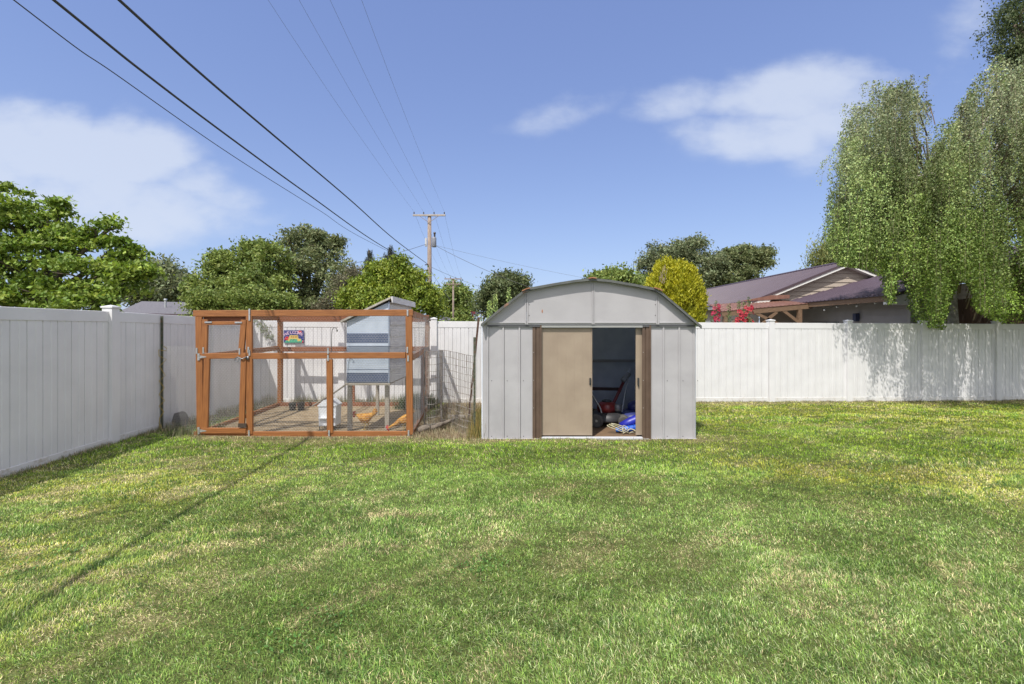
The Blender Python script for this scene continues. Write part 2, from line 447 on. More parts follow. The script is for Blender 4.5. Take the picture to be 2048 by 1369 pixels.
def build_grass():
    def zone(ya, yb, dens, wid, hmin, hmax, five):
        n = int(dens*(1.125+.08)*(yb*yb-ya*ya)+dens*.6*(yb-ya))
        y = np.sqrt(RNG.uniform(ya*ya, yb*yb, n)); x = RNG.uniform(-1, 1, n)*(1.2*y+.35)
        ok = (x > -5.33-.05*(y-4.75)) & (y < fence_y(x)-.02) & (x < 15.2)
        # shed footprint
        ok &= ~((x > -.44) & (x < 2.60) & (y > 6.40) & (y < 8.9))
        x = x[ok]; y = y[ok]; n = len(x)
        dry, yel, lush = lawn_fields(x, y)
        coop = in_coop(x, y); deb = in_debris(x, y); ed = edge_dry(x, y)
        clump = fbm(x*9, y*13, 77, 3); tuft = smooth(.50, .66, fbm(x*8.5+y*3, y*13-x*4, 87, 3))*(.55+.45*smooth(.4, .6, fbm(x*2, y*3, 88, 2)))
        keep = RNG.random(n) > np.clip(coop*1.1+deb*.55+ed*.35+dry*.30+(.50-clump)*.35, 0, 1)
        x, y, dry, yel, lush, deb, clump, tuft = [a[keep] for a in (x, y, dry, yel, lush, deb, clump, tuft)]; dry = dry*(1-.6*tuft); n = len(x)
        h = RNG.uniform(hmin, hmax, n)*(.86+.38*lush+.45*(clump-.4))*(1-.18*dry)
        az = RNG.uniform(0, 2*np.pi, n); 
        flow = 6.28*fbm(x*1.2, y*1.6, 91, 2)
        az = np.where(RNG.random(n) < .6, flow+RNG.normal(0, .9, n), az)
        lean = np.abs(RNG.normal(.80, .38, n))+.4*dry+ (deb*.8)
        lean = np.clip(lean, .05, 1.35)
        dx = np.cos(az)*np.sin(lean); dy = np.sin(az)*np.sin(lean); dz = np.cos(lean)
        wa = az+np.pi/2+RNG.normal(0, .5, n)
        w = wid*RNG.uniform(.6, 1.25, n)/2
        sx = np.cos(wa)*w; sy = np.sin(wa)*w
        z = gz(x, y)-.004
        # colour of each blade
        g_cool = np.array((.255, .375, .085)); g_warm = np.array((.31, .49, .042)); g_dark = np.array((.085, .165, .036))
        yl = np.array((.52, .52, .075)); st = np.array((.66, .56, .31)); pale = np.array((.56, .62, .32))
        r = RNG.random(n)[:, None]; nearc = smooth(6.2, 4.0, y)[:, None]
        g = g_warm*(1-nearc)+g_cool*nearc
        g = g*(1-yel[:, None])+yl*yel[:, None]
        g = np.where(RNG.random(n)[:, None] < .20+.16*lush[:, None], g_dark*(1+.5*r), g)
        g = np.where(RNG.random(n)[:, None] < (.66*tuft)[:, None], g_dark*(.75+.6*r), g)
        # the bleached, clipped blades catch the eye near the camera
        pr = (.05+.12*smooth(4.5, 2.0, y)*smooth(-1.5, 1.0, x+1.2*(fbm(x*1.0, y*1.6, 12, 2)-.5)*3))[:, None]
        g = np.where(RNG.random(n)[:, None] < pr, pale, g)
        g = np.where(RNG.random(n)[:, None] < (.04+.80*dry)[:, None], st*(.75+.5*r), g)
        g = g*(.50+1.05*RNG.random(n)[:, None]**1.3)*(.66+.84*clump)[:, None]
        g[:, 0] *= 1+.12*(RNG.random(n)-.5)
        b1 = np.stack([x-sx, y-sy, z], 1); b2 = np.stack([x+sx, y+sy, z], 1)
        if five:
            mh = .55; 
            m1 = np.stack([x-sx*.8+dx*h*mh*.8, y-sy*.8+dy*h*mh*.8, z+dz*h*mh*1.15], 1); m2 = m1+np.stack([sx*1.6, sy*1.6, 0*sx], 1)
            tp = np.stack([x+dx*h*1.05, y+dy*h*1.05, z+dz*h*.92], 1)
            V = np.stack([b1, b2, m2, m1, m1, m2, tp, tp], 1)  # quad + degenerate-free quad via tip pair
            V[:, 7, :2] += np.stack([-sx*.12, -sy*.12], 1)
            V = V.reshape(-1, 3); C = np.repeat(g, 8, 0)
            C = C.reshape(-1, 8, 3); C[:, :2] *= .62; C = C.reshape(-1, 3)  # blade feet darkened in the colour, standing in for shade between blades
            return V, C
        t1 = np.stack([x-sx*.25+dx*h, y-sy*.25+dy*h, z+dz*h], 1); t2 = t1+np.stack([sx*.5, sy*.5, 0*sx], 1)
        V = np.stack([b1, b2, t2, t1], 1).reshape(-1, 3); C = np.repeat(g, 4, 0).reshape(-1, 4, 3); C[:, :2] *= .7  # feet of the far blades carry the same shade in their colour
        return V, C.reshape(-1, 3)
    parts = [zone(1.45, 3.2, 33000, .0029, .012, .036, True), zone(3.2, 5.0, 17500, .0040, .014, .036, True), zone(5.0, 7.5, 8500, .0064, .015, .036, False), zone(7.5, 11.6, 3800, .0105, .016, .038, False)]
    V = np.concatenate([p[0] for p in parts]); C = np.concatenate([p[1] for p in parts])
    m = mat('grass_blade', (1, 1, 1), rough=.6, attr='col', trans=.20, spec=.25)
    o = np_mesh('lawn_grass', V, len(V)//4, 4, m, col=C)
    tag(o, 'mown lawn grass, patchy green with yellow and straw-coloured spots', 'grass', kind='stuff')
build_grass()
# ------------------------------------------------------------------ white vinyl fences
VINYL = mat('white_vinyl', (.67, .665, .67), (.62, .615, .62), scale=3, rough=.42, bump=.02, bscale=6, stain=((.52, .49, .43), 9, .66, .8))
VINYL_LOW = mat('splashed_vinyl', (.64, .635, .63), (.58, .57, .555), scale=3, rough=.5, stain=((.36, .30, .22), 14, .52, .74))
def panel_strip(m, a, b, zt0, zt1, zb0, zb1, face, board=0.09, groove=0.013, depth=0.010, thick=0.032):
    """tongue and groove boards from a to b (plan points), face = unit normal of the seen side"""
    a = Vector((*a, 0)); b = Vector((*b, 0)); d = b-a; L = d.length; d.normalize(); nrm = Vector((*face, 0))
    n = max(1, round(L/board)); bw = L/n
    def pt(s, off, top):
        t = s/L
        z = (zt0+(zt1-zt0)*t) if top else (zb0+(zb1-zb0)*t)
        p = a+d*s+nrm*off
        return Vector((p.x, p.y, z))
    prof = []
    for k in range(n):
        s0 = k*bw; s1 = s0+bw
        gg = groove*(1.5 if k % 2 else .8); dd = depth*(1.5 if k % 2 else .7)
        prof += [(s0+gg/2, thick/2), (s1-gg/2, thick/2)]
        if k < n-1: prof += [(s1, thick/2-dd)]
    i = len(m.v)
    for s_, o_ in prof: m.v += [tuple(pt(s_, o_, False)), tuple(pt(s_, o_, True))]
    for k in range(len(prof)-1):
        m.f.append((i+2*k, i+2*k+2, i+2*k+3, i+2*k+1)); m.uv += [(0, 0)]*4
    # back face
    m.quad(pt(L, -thick/2, False), pt(0, -thick/2, False), pt(0, -thick/2, True), pt(L, -thick/2, True))
def vinyl_fence(name, label, posts, zt, zb, face, hang=None):
    """posts: plan points; zt, zb functions of the point"""
    p0 = posts[len(posts)//2]
    t = thing(name, label, 'fence', (p0[0], p0[1], zb(p0)))
    for p in posts:
        m = MB(); top = zt(p)+.045
        ang = math.atan2(-face[0], face[1])
        m.box((p[0], p[1], (top+zb(p)-.15)/2), (.127, .127, top-zb(p)+.15), bev=.006, rz=ang)
        po = m.build('fence_post', VINYL, t)
        c = MB(); c.box((p[0], p[1], top+.010), (.150, .150, .022), bev=.004, rz=ang)
        q = [Vector((sx*.073, sy*.073, 0)) for sx, sy in ((-1, -1), (1, -1), (1, 1), (-1, 1))]
        R = Matrix.Rotation(ang, 3, 'Z'); ctr = Vector((p[0], p[1], top+.0215)); apex = ctr+Vector((0, 0, .022))
        q = [ctr+R @ v for v in q]
        for k in range(4): c.poly([q[k], q[(k+1) % 4], apex])
        c.build('post_cap', VINYL, po)
    for k in range(len(posts)-1):
        a = Vector(posts[k]); b = Vector(posts[k+1]); d = (b-a).normalized()
        a2 = a+d*.058; b2 = b-d*.058
        za, zb_ = zt(tuple(a)), zt(tuple(b)); ba, bb = zb(tuple(a)), zb(tuple(b))
        pn = thing('fence_panel', None, None, (0, 0, 0)); pn.parent = t
        del_lab = [x for x in ('label', 'category') if x in pn]
        for x in del_lab: del pn[x]
        pn.location = Vector(((a.x+b.x)/2, (a.y+b.y)/2, ba))-t.location
        m = MB(); panel_strip(m, (a2.x, a2.y), (b2.x, b2.y), za-.12, zb_-.12, ba+.10, bb+.10, face)
        m.build('boards', VINYL, pn)
        m = MB(); m.beam((a2.x, a2.y, za-.07), (b2.x, b2.y, zb_-.07), .045, .14, bev=.004)
        m.build('top_rail', VINYL, pn)
        m = MB(); m.beam((a2.x, a2.y, ba+.04), (b2.x, b2.y, bb+.04), .045, .16, bev=.004)
        m.build('bottom_rail', VINYL_LOW, pn)
    return t
def lx(y): return -5.31-.05*(y-4.75)
def zt_left(p): return 1.775 if p[1] < 6.3 else 1.775-.055*min(1, (p[1]-6.3)/3.5)
def zb_left(p): return -.05 if p[1] < 5 else -.035+float(gzf(p[0]+.1, p[1]))*.9
CORNER = (-5.56, 9.80)
nl = Vector((1, .05)).normalized()
vinyl_fence('vinyl_fence', 'white vinyl privacy fence in shade running back beside the green steel post', [(lx(y), y) for y in (1.27, 3.71, 6.15, 8.4)]+[CORNER], zt_left, zb_left, (nl.x, nl.y))
nb = Vector((.0925, -1)).normalized()
bx = [-5.56, -3.62, -1.745, .10, 1.94, 3.90, 6.16, 8.12, 10.03, 11.93, 13.84, 15.75, 17.7]
# post positions measured along the back line
def u_to_x(u):
    k = (u-1024)/F; return k*10.34/(1-.0925*k)
bx = [-5.44, u_to_x(686)-.02, u_to_x(868), u_to_x(1030), u_to_x(1205), u_to_x(1375), u_to_x(1541), u_to_x(1696), u_to_x(1845), u_to_x(1993), u_to_x(2137), u_to_x(2276)]
def zt_back(p): return 1.715-.0032*(p[0]+5)
def zb_back(p): return gzf(p[0], p[1]-.1)-.02
vinyl_fence('vinyl_fence', 'sunlit white vinyl privacy fence across the back of the yard behind the run and shed', [(x, fence_y(x)) for x in bx], zt_back, zb_back, (nb.x, nb.y))

# ------------------------------------------------------------------ metal garden shed
SY = 6.43
SM = mat('shed_panel', (.40, .39, .40), (.345, .335, .345), scale=2.2, rough=.42, bump=.38, bscale=2.6, stain=((.33, .27, .20), 11, .70, .84))
SM2 = mat('shed_gable', (.40, .39, .40), (.35, .34, .35), scale=1.8, rough=.42, bump=.42, bscale=2.2, stain=((.30, .19, .10), 7, .74, .86))
TRIM = mat('roof_trim', (.11, .115, .105), (.075, .08, .078), scale=6, rough=.6, bump=.1, stain=((.33, .15, .08), 5, .62, .74))
BROWN = mat('brown_jamb', (.115, .075, .052), (.085, .055, .038), scale=5, rough=.5, stain=((.2, .15, .12), 12, .7, .8))
BEIGE = mat('beige_door', (.32, .255, .19), (.275, .215, .16), scale=3, rough=.45, bump=.22, bscale=3, stain=((.30, .22, .15), 10, .72, .84))
DARKMETAL = mat('dark_metal', (.03, .03, .03), rough=.5)
GALV = mat('galvanized', (.55, .56, .56), (.42, .43, .43), scale=30, rough=.4, metal=.6)
def shed():
    t = thing('metal_shed', 'weathered light grey metal shed with rounded barn roof and one beige sliding door open', 'shed', (1.08, SY, 0))
    X0, X1, YB = -.414, 2.573, 8.75
    px = lambda u: (u-1024)/F*SY
    pz = lambda v: EYE+(HOR-v)/F*SY
    ZG = pz(650)     # underside of the gable
    # ribbed front panels
    def ribbed(xa, xb, ribs, name='wall_panel'):
        m = MB(); y = SY
        xs = [xa]; prof = [(xa, y)]
        for r in ribs:
            prof += [(r-.016, y), (r-.010, y-.016), (r+.010, y-.016), (r+.014, y+.004), (r+.018, y)]
        prof.append((xb, y))
        for (a, ya), (b, yb) in zip(prof[:-1], prof[1:]):
            m.quad((a, ya, .0), (b, yb, .0), (b, yb, ZG+.05), (a, ya, ZG+.05))
        m.quad((xb, y+.012, 0), (xa, y+.012, 0), (xa, y+.012, ZG+.05), (xb, y+.012, ZG+.05))
        o = m.build(name, SM, t)
        for zz in (pz(762), pz(873)):
            for r in ribs:
                s_ = MB(); s_.lathe((r+.055, y-.001, zz), [(.006, 0), (.006, .002), (.002, .004)], n=8, axis=(0, -1, 0)); s_.build('screw', DARKMETAL, o)
        return o
    ribbed(X0, px(1065), [px(975.5), px(1006.5), px(1039)])
    ribbed(px(1300), X1, [px(1326.6), px(1358), px(1387.5)])
    # side and back walls
    for x, s_ in ((X0, 1), (X1, -1)):
        m = MB(); n = 14; pr = []
        for k in range(n+1):
            y = SY+.003+(YB-SY)*k/n
            pr += [(y, 0), (y+.02, -.014*s_), (y+.05, -.014*s_), (y+.06, 0)] if k < n else [(y, 0)]
        for (a, oa), (b, ob) in zip(pr[:-1], pr[1:]): m.quad((x+oa, a, 0), (x+ob, b, 0), (x+ob, b, 1.62), (x+oa, a, 1.62))
        m.build('side_wall', mat('shed_inside', (.74, .79, .88), (.60, .65, .74), scale=3, rough=.7), t)
    m = MB(); m.quad((X0, YB, 0), (X1, YB, 0), (X1, YB, 1.62), (X0, YB, 1.62)); m.build('back_wall', mat('shed_inside', (.74, .79, .88), (.60, .65, .74), scale=3, rough=.7), t)
    # inside rails
    m = MB(); m.beam((X0+.02, YB-.03, .93), (X1-.02, YB-.03, .93), .04, .05); m.build('wall_brace', SM, t)
    # roof
    yf, yb = SY-.112, YB+.08
    q = lambda u, v: ((u-1024)/F*yf, EYE+(HOR-v)/F*yf)
    R = [q(961.6, 649.5), q(1000, 618), q(1052, 579.5), q(1100, 570.2), q(1184.6, 558), q(1265, 570), q(1316, 580.5), q(1360, 617), q(1403.5, 653)]
    R[2:4] = [q(1047, 583), q(1058, 577.5), q(1100, 569.6)]
    R = [q(961.6, 649.5), q(1004, 615), q(1046, 583), q(1060, 576.5), q(1110, 567.5), q(1150, 561.2), q(1184.6, 557.8), q(1222, 561.4), q(1270, 569.5), q(1309, 577.5), q(1322, 584), q(1362, 617.5), q(1403.5, 653)]
    m = MB()
    for (a, za), (b, zb) in zip(R[:-1], R[1:]):
        m.quad((a, yf, za), (b, yf, zb), (b, yb, zb), (a, yb, za))
    m.build('roof', mat('shed_roof', (.40, .40, .38), (.30, .28, .25), scale=4, rough=.5, stain=((.28, .14, .08), 5, .6, .75)), t)
    m = MB()
    for (a, za), (b, zb) in zip(R[:-1], R[1:]): m.quad((b, yf, zb-.006), (a, yf, za-.006), (a, yb, za-.006), (b, yb, zb-.006))
    m.build('ceiling', MATS['shed_inside'], t)
    # gable trim: a dropped channel following the roof edge
    m = MB(); h = .026
    lo = []
    for k, (a, za) in enumerate(R):
        lo.append((a, za-h*(1.0 if 2 < k < 10 else 1.18)))
    for k in range(len(R)-1):
        (a, za), (b, zb) = R[k], R[k+1]; (c, zc), (d, zd) = lo[k], lo[k+1]
        m.quad((c, yf-.004, zc), (d, yf-.004, zd), (b, yf-.004, zb+.008), (a, yf-.004, za+.008))
        m.quad((a, yf-.004, za+.008), (b, yf-.004, zb+.008), (b, yf+.03, zb+.008), (a, yf+.03, za+.008))
        m.quad((c, yf-.004, zc), (c, yf+.03, zc), (d, yf+.03, zd), (d, yf-.004, zd))
    m.build('roof_trim', TRIM, t)
    # rusty joint caps at the roof bends
    for u, v, w in ((1052, 579.5, .10), (1184.6, 556.8, .13), (1316, 579, .10)):
        m = MB(); a, z = q(u, v); a0, z0 = q(u-8, v+(3.6 if u < 1100 else (1.3 if u < 1200 else -2.2))); a1, z1 = q(u+8, v+(-2.2 if u < 1100 else (1.3 if u < 1200 else 3.8)))
        m.beam((a0, yf-.012, z0+.006), (a, yf-.012, z+.006), .03, .014); m.beam((a, yf-.012, z+.0065), (a1, yf-.012, z1+.0065), .031, .014)
        m.build('joint_cap', mat('rust', (.26, .11, .055), (.34, .17, .10), scale=20, rough=.85), t)
    # gable panels
    yg = SY-.032; g = lambda u, v: ((u-1024)/F*yg, EYE+(HOR-v)/F*yg)
    def roofz(x):
        for (a, za), (b, zb) in zip(R[:-1], R[1:]):
            if a <= x <= b: return za+(zb-za)*(x-a)/(b-a)
        return 1.62
    seams = [974, 1053, 1186, 1315, 1391]
    for k in range(4):
        xa, xb = g(seams[k], 650)[0], g(seams[k+1], 650)[0]
        if k: xa += .002
        pts = [(xa, yg, ZG), (xb, yg, ZG)]
        for j in range(7):
            x = xb+(xa-xb)*j/6
            pts.append((x, yg, max(roofz(x)-.02, ZG+.004)))
        m = MB(); m.prism(pts, (0, .02, 0)); o = m.build('gable_panel', SM2, t)
        f = MB(); f.beam((xa+.02, yg-.006, ZG+.028), (xb-.02, yg-.006, ZG+.028), .012, .012)
        for xx in ((xa+.010,) if k else ())+((xb-.012,) if k < 3 else ()):
            f.beam((xx, yg-.006, ZG+.004), (xx, yg-.006, roofz(xx)-.06), .016, .012, up=(0, 1, 0))
        f.build('flange', SM2, o)
        for zz in (ZG+.13, ZG+.28):
            for xx in ((xa+.035,) if k == 1 else (xb-.03,) if k == 2 else ((xa+.02,) if k == 2 else ())):
                if zz < roofz(xx)-.08: s_ = MB(); s_.lathe((xx, yg-.001, zz), [(.006, 0), (.006, .003)], n=8, axis=(0, -1, 0)); s_.build('screw', DARKMETAL, o)
    m = MB(); m.beam((g(975, 0)[0], yg+.022, ZG-.014), (g(1390, 0)[0], yg+.022, ZG-.014), .03, .026)
    m.build('gable_shade_strip', mat('gap_shade', (.10, .10, .11), rough=.6), t)  # dark strip standing in for the shadow slot under the gable
    # rust run on the gable
    m = MB(); x, z = g(1084.5, 623)
    m.blob((x, yg-.0005, z), (.010, .002, .026), n=10); m.build('rust_spot', MATS['rust'], t)
    # door header and track
    m = MB(); m.beam((px(1083), SY-.008, pz(653.5)), (px(1284), SY-.008, pz(653.5)), .04, .028); m.build('door_track', mat('track', (.35, .35, .34), rough=.4, metal=.3), t)
    # jambs with folds
    for a, b in ((1065, 1083), (1284, 1301)):
        m = MB(); xa, xb = px(a), px(b); w = xb-xa; y = SY-.012
        pr = [(xa, y+.012), (xa, y), (xa+w*.3, y), (xa+w*.34, y+.012), (xa+w*.42, y+.012), (xa+w*.46, y), (xa+w*.78, y), (xa+w*.82, y-.014), (xb, y-.014), (xb, y+.05)]
        for (c, yc), (d, yd) in zip(pr[:-1], pr[1:]): m.quad((c, yc, 0), (d, yd, 0), (d, yd, ZG), (c, yc, ZG))
        o = m.build('door_jamb', BROWN, t)
        for zz in (pz(705), pz(761), pz(816)): s_ = MB(); s_.lathe((xa+w*.12, y-.001, zz), [(.005, 0), (.005, .003)], n=6, axis=(0, -1, 0)); s_.build('screw', GALV, o)
    # doors
    zb_, zt_ = pz(871.5), pz(656)
    def door(xa, xb, y, label, hx, hside):
        m = MB(); pr = [(xa, y+.02), (xa, y)]
        for k in range(1, 6):
            x = xa+(xb-xa)*k/6; pr += [(x-.014, y), (x-.006, y+.0009), (x+.006, y+.0009), (x+.014, y)] if (xb-xa) > .3 else []
        pr += [(xb-.006, y), (xb-.004, y-.008), (xb+.004, y-.008), (xb+.004, y+.02)] if (xb-xa) > .3 else [(xb, y), (xb, y+.02)]
        for (c, yc), (d, yd) in zip(pr[:-1], pr[1:]): m.quad((c, yc, zb_), (d, yd, zb_), (d, yd, zt_), (c, yc, zt_))
        m.quad((xb, y+.02, zb_), (xa, y+.02, zb_), (xa, y+.02, zt_), (xb, y+.02, zt_))
        o = m.build('sliding_door', BEIGE, t)
        h_ = MB(); h_.box((hx, y-.010, pz(763.5)), (.022, .010, .098), bev=.003)
        if hside: h_.box((hx, y-.018, pz(770)), (.016, .014, .05), bev=.003)
        else: h_.box((hx, y-.02, pz(763.5)), (.012, .008, .05), bev=.002)
        h_.build('handle', DARKMETAL, o)
        return o
    door(px(1083), px(1184), SY+.012, '', px(1180.5), False)
    door(px(1273), px(1312), SY+.034, '', px(1277.5), True)
    m = MB(); m.beam((px(1083), SY-.004, .012), (px(1284), SY-.004, .012), .06, .030, bev=.003); m.build('sill', mat('sill_metal', (.52, .53, .56), rough=.45), t)
    m = MB(); m.beam((X0-.01, SY+.0, -.004), (X1+.01, SY, -.004), .05, .022); m.build('base_rail', SM, t)
    # plywood floor
    m = MB(); m.box(((X0+X1)/2, (SY+YB)/2+.01, .008), (X1-X0-.03, YB-SY-.07, .02)); m.build('floor', mat('plywood', (.20, .125, .07), (.13, .085, .05), scale=6, rough=.8, stretch=(1, 8, 1)), t)
shed()

# ------------------------------------------------------------------ things inside the shed
def lawn_mower():
    RED = mat('red_paint', (.22, .022, .02), (.13, .02, .02), scale=6, rough=.35)
    BLK = mat('black_plastic', (.025, .025, .028), (.04, .04, .042), scale=9, rough=.5)
    STEEL = mat('handle_steel', (.42, .42, .42), rough=.35, metal=.5)
    RUB = mat('tyre_rubber', (.055, .053, .05), (.09, .085, .08), scale=14, rough=.85)
    RIM = mat('wheel_rim', (.30, .28, .25), rough=.6)
    cx, cy = 1.47, 7.25
    t = thing('push_mower', 'red and black walk-behind mower with grey wheels inside the open shed', 'lawn mower', (cx, cy, .02))
    m = MB()
    prof = [(.01, .20), (.20, .20), (.27, .17), (.29, .10), (.29, .07)]
    m.lathe((cx+.05, cy+.1, .02), [(r, h) for r, h in reversed(prof)], n=24); m.build('deck', BLK, t, smooth=True)
    m = MB(); m.lathe((cx+.05, cy+.1, .22), [(.15, 0), (.16, .06), (.15, .12), (.10, .15), (.02, .16)], n=20); o = m.build('engine', RED, t, smooth=True)
    m = MB(); m.lathe((cx+.05, cy+.1, .375), [(.08, 0), (.08, .02), (.05, .03)], n=16); m.build('starter_cover', BLK, o)
    m = MB(); m.lathe((cx+.20, cy-.02, .25), [(.05, 0), (.055, .05), (.05, .09), (.02, .10)], n=14); m.build('exhaust', mat('muffler', (.25, .25, .25), rough=.5, metal=.4), o, smooth=True)
    for dx, dy, r in ((-.19, -.22, .105), (.24, -.20, .09), (-.19, .42, .105), (.24, .42, .09)):
        m = MB(); c = (cx+dx+.02, cy+dy+.03, .02+r)
        m.lathe(c, [(r*.62, -.02), (r*.95, -.024), (r, -.012), (r, .012), (r*.95, .024), (r*.62, .02)], n=24, axis=(-.35, -1, 0)); w = m.build('wheel', RUB, t, smooth=True)
        m = MB(); m.lathe(c, [(.012, -.012), (r*.6, -.016), (r*.62, .0), (r*.6, .018), (r*.3, .012), (.012, .026)], n=20, axis=(-.35, -1, 0)); m.build('rim', RIM, w, smooth=True)
    for s_ in (-1, 1):
        x = cx-.02+s_*.16
        m = MB(); m.tube([(x-.18, cy-.10, .14), (x-.22, cy+.0, .30), (x-.36, cy+.12, .55), (x-.42, cy+.2, .62)], .012); m.build('handle_bar', STEEL, t, smooth=True)
    m = MB(); m.tube([(cx+.16, cy+.25, .26), (cx+.42, cy+.55, .62), (cx+.50, cy+.64, .74)], .026); m.build('pull_arm', RED, t, smooth=True)
    m = MB(); m.tube([(cx+.40, cy+.5, .66), (cx+.52, cy+.55, .78)], [.045, .045], n=12); m.build('grip', mat('grey_grip', (.33, .33, .35), rough=.5), t, smooth=True)
    # second machine: blue-grey trimmer shape behind
    t = thing('blue_mower', 'dark blue electric mower with silver angled handle behind the blue hose in the shed', 'lawn mower', (2.0, 7.5, .02))
    NAVY = mat('navy_plastic', (.02, .03, .12), (.03, .04, .17), scale=5, rough=.4)
    m = MB(); m.lathe((1.95, 7.35, .05), [(.27, 0), (.28, .09), (.23, .16), (.12, .2), (.02, .21)], n=24); m.build('deck', NAVY, t, smooth=True)
    m = MB(); m.blob((2.02, 7.33, .30), (.17, .14, .11), n=16, jit=.2); m.build('motor_cover', NAVY, t, smooth=True)
    for dx in (-.22, .22):
        m = MB(); m.lathe((1.95+dx, 7.16, .11), [(.03, -.02), (.09, -.022), (.095, 0), (.09, .022), (.03, .02)], n=20, axis=(0, -1, 0)); m.build('wheel', RUB, t, smooth=True)
    for dx in (-.1, .18):
        m = MB(); m.tube([(1.85+dx, 7.3, .22), (1.98+dx, 7.6, .50), (2.12+dx, 7.85, .86)], .014); m.build('handle_bar', mat('alu', (.5, .52, .56), rough=.35, metal=.3), t, smooth=True)
lawn_mower()
def shed_bits():
    BL = mat('blue_vinyl', (.02, .10, .50), (.02, .16, .62), scale=12, rough=.35)
    DB = mat('royal_blue', (.015, .03, .38), (.02, .02, .28), scale=8, rough=.4)
    CR = mat('cream_rope', (.52, .50, .38), (.42, .37, .20), scale=30, rough=.7)
    # folded royal blue tarp bundle
    m = MB(); m.tube([(1.62, 6.86, .09), (1.78, 6.88, .14), (1.95, 6.90, .20), (2.10, 6.88, .30)], [.045, .075, .08, .06], n=14)
    o = m.build('tarp_bundle', DB, loc=(1.85, 6.88, .02), smooth=True); tag(o, 'rolled royal blue tarp lying behind the bright blue hose in the shed', 'tarp')
    m = MB(); m.tube([(1.52, 6.72, .06), (1.66, 6.70, .075), (1.82, 6.70, .10), (2.02, 6.72, .155)], [.03, .042, .045, .04], n=14)
    o = m.build('blue_tube', BL, loc=(1.75, 6.7, .02), smooth=True); tag(o, 'bright blue inflated tube lying just inside the shed door', 'tube')
    m = MB()
    for k in range(7): 
        a = 1.56+k*.07; m.tube([(a, 6.70+.045*math.cos(q), .085+k*.008+.047*math.sin(q)) for q in np.linspace(0, 2*math.pi, 13)], .0045, n=5, cap=False)
    m.build('tie_cord', DB, o)
    m = MB(); pts = []
    for k in range(90):
        a = k/89*2*math.pi*3.2
        pts.append((1.47+.10*math.cos(a)+.0012*k, 6.66+.05*math.sin(a*.9), .045+.085*abs(math.sin(a*.5+.3))+.0004*k))
    for k in range(50):
        s_ = k/49; pts.append((1.60+.42*s_, 6.60+.02*math.sin(9*s_), .035+.02*abs(math.sin(14*s_))))
    m.tube(pts, .0052, n=7)
    pts = [(1.66+.30*s_, 6.58+.035*math.sin(12*s_), .075-.03*s_+.03*math.sin(7*s_)) for s_ in np.linspace(0, 1, 40)]
    m.tube(pts, .007, n=7)
    o = m.build('garden_cord', CR, loc=(1.6, 6.62, .02), smooth=True); tag(o, 'cream coloured cord coiled loosely around the blue tube on the shed floor', 'cord')
    m = MB(); pts = [(1.98+.05*math.cos(a), 6.75, .26+.09*math.sin(a)) for a in np.linspace(0, 2*math.pi, 25)]
    m.tube(pts, .006, n=6, cap=False); o = m.build('cable_loop', mat('white_cable', (.7, .72, .75), rough=.5), loc=(1.98, 6.75, .2), smooth=True)
    tag(o, 'pale cable loop standing above the blue tube by the shed door', 'cable')
    # shelf board and red long-handled tool in the back
    m = MB(); m.beam((.95, 7.9, .52), (1.85, 7.9, .50), .05, .05); 
    m2 = m.build('wooden_bar', mat('old_wood_red', (.05, .022, .02), rough=.7), loc=(1.4, 7.9, .5)); tag(m2, 'dark red wooden bar resting low behind the red mower', 'bar')
shed_bits()

# ------------------------------------------------------------------ chicken run
CEDAR = mat('stained_wood', (.32, .125, .034), (.185, .066, .018), scale=3.0, rough=.62, coord='UV', stretch=(1.4, 26, 1), bump=.12, bscale=5, contrast=(.3, .7), stain=((.10, .03, .012), 1.6, .70, .78))
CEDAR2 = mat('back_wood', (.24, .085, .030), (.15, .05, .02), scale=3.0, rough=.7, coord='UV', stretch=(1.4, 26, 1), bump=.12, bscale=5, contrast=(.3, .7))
WIRE = mat('hex_wire', (.42, .41, .38), rough=.5, metal=.2)
def hexmesh(m, o, ux, uz, W, H, hole=None, a=0.042, b=0.026, r=.0011, sag=.0):
    """hexagonal wire netting over a W x H rectangle; wires as thin 3-sided rods"""
    o = Vector(o); ux = Vector(ux).normalized(); uz = Vector(uz).normalized(); nn = ux.cross(uz)
    nx = int(W/a)+1; nz = int(H/b)+1
    def Q(x, z):
        x = min(max(x, 0), W); z = min(max(z, 0), H)
        wv = .006*mnoise.noise(Vector((x*3, z*3, o.x)))+sag*math.sin(math.pi*x/W)
        jx = .004*mnoise.noise(Vector((x*9+3, z*9, 1))); 
        return o+ux*(x+jx)+uz*z+nn*wv
    def seg(p, q):
        d = (q-p)
        if d.length < 1e-4: return
        sd = d.cross(nn).normalized()*r; n2 = nn*r
        i = len(m.v)
        for c in (p, q):
            m.v += [tuple(c+sd-n2*.6), tuple(c-sd-n2*.6), tuple(c+n2)]
        for k in range(3):
            k2 = (k+1) % 3; m.f.append((i+k, i+k2, i+3+k2, i+3+k)); m.uv += [(0, 0)]*4
    for j in range(nz):
        for i in range(nx):
            x = i*a+(a/2 if j % 2 else 0); z = j*b
            # zigzag rows joined by short twists
            p0 = Q(x-a/2, z); p1 = Q(x, z+b*.32); p2 = Q(x+a/2, z)
            seg(p0, p1); seg(p1, p2); seg(p1, Q(x, z+b))
FL = Vector((-4.53, 6.60, 0)); FR = Vector((-1.42, 6.60, 0)); BL = Vector((-4.86, 9.50, 0)); BR = Vector((-1.755, 9.72, 0))
TOP = 1.805
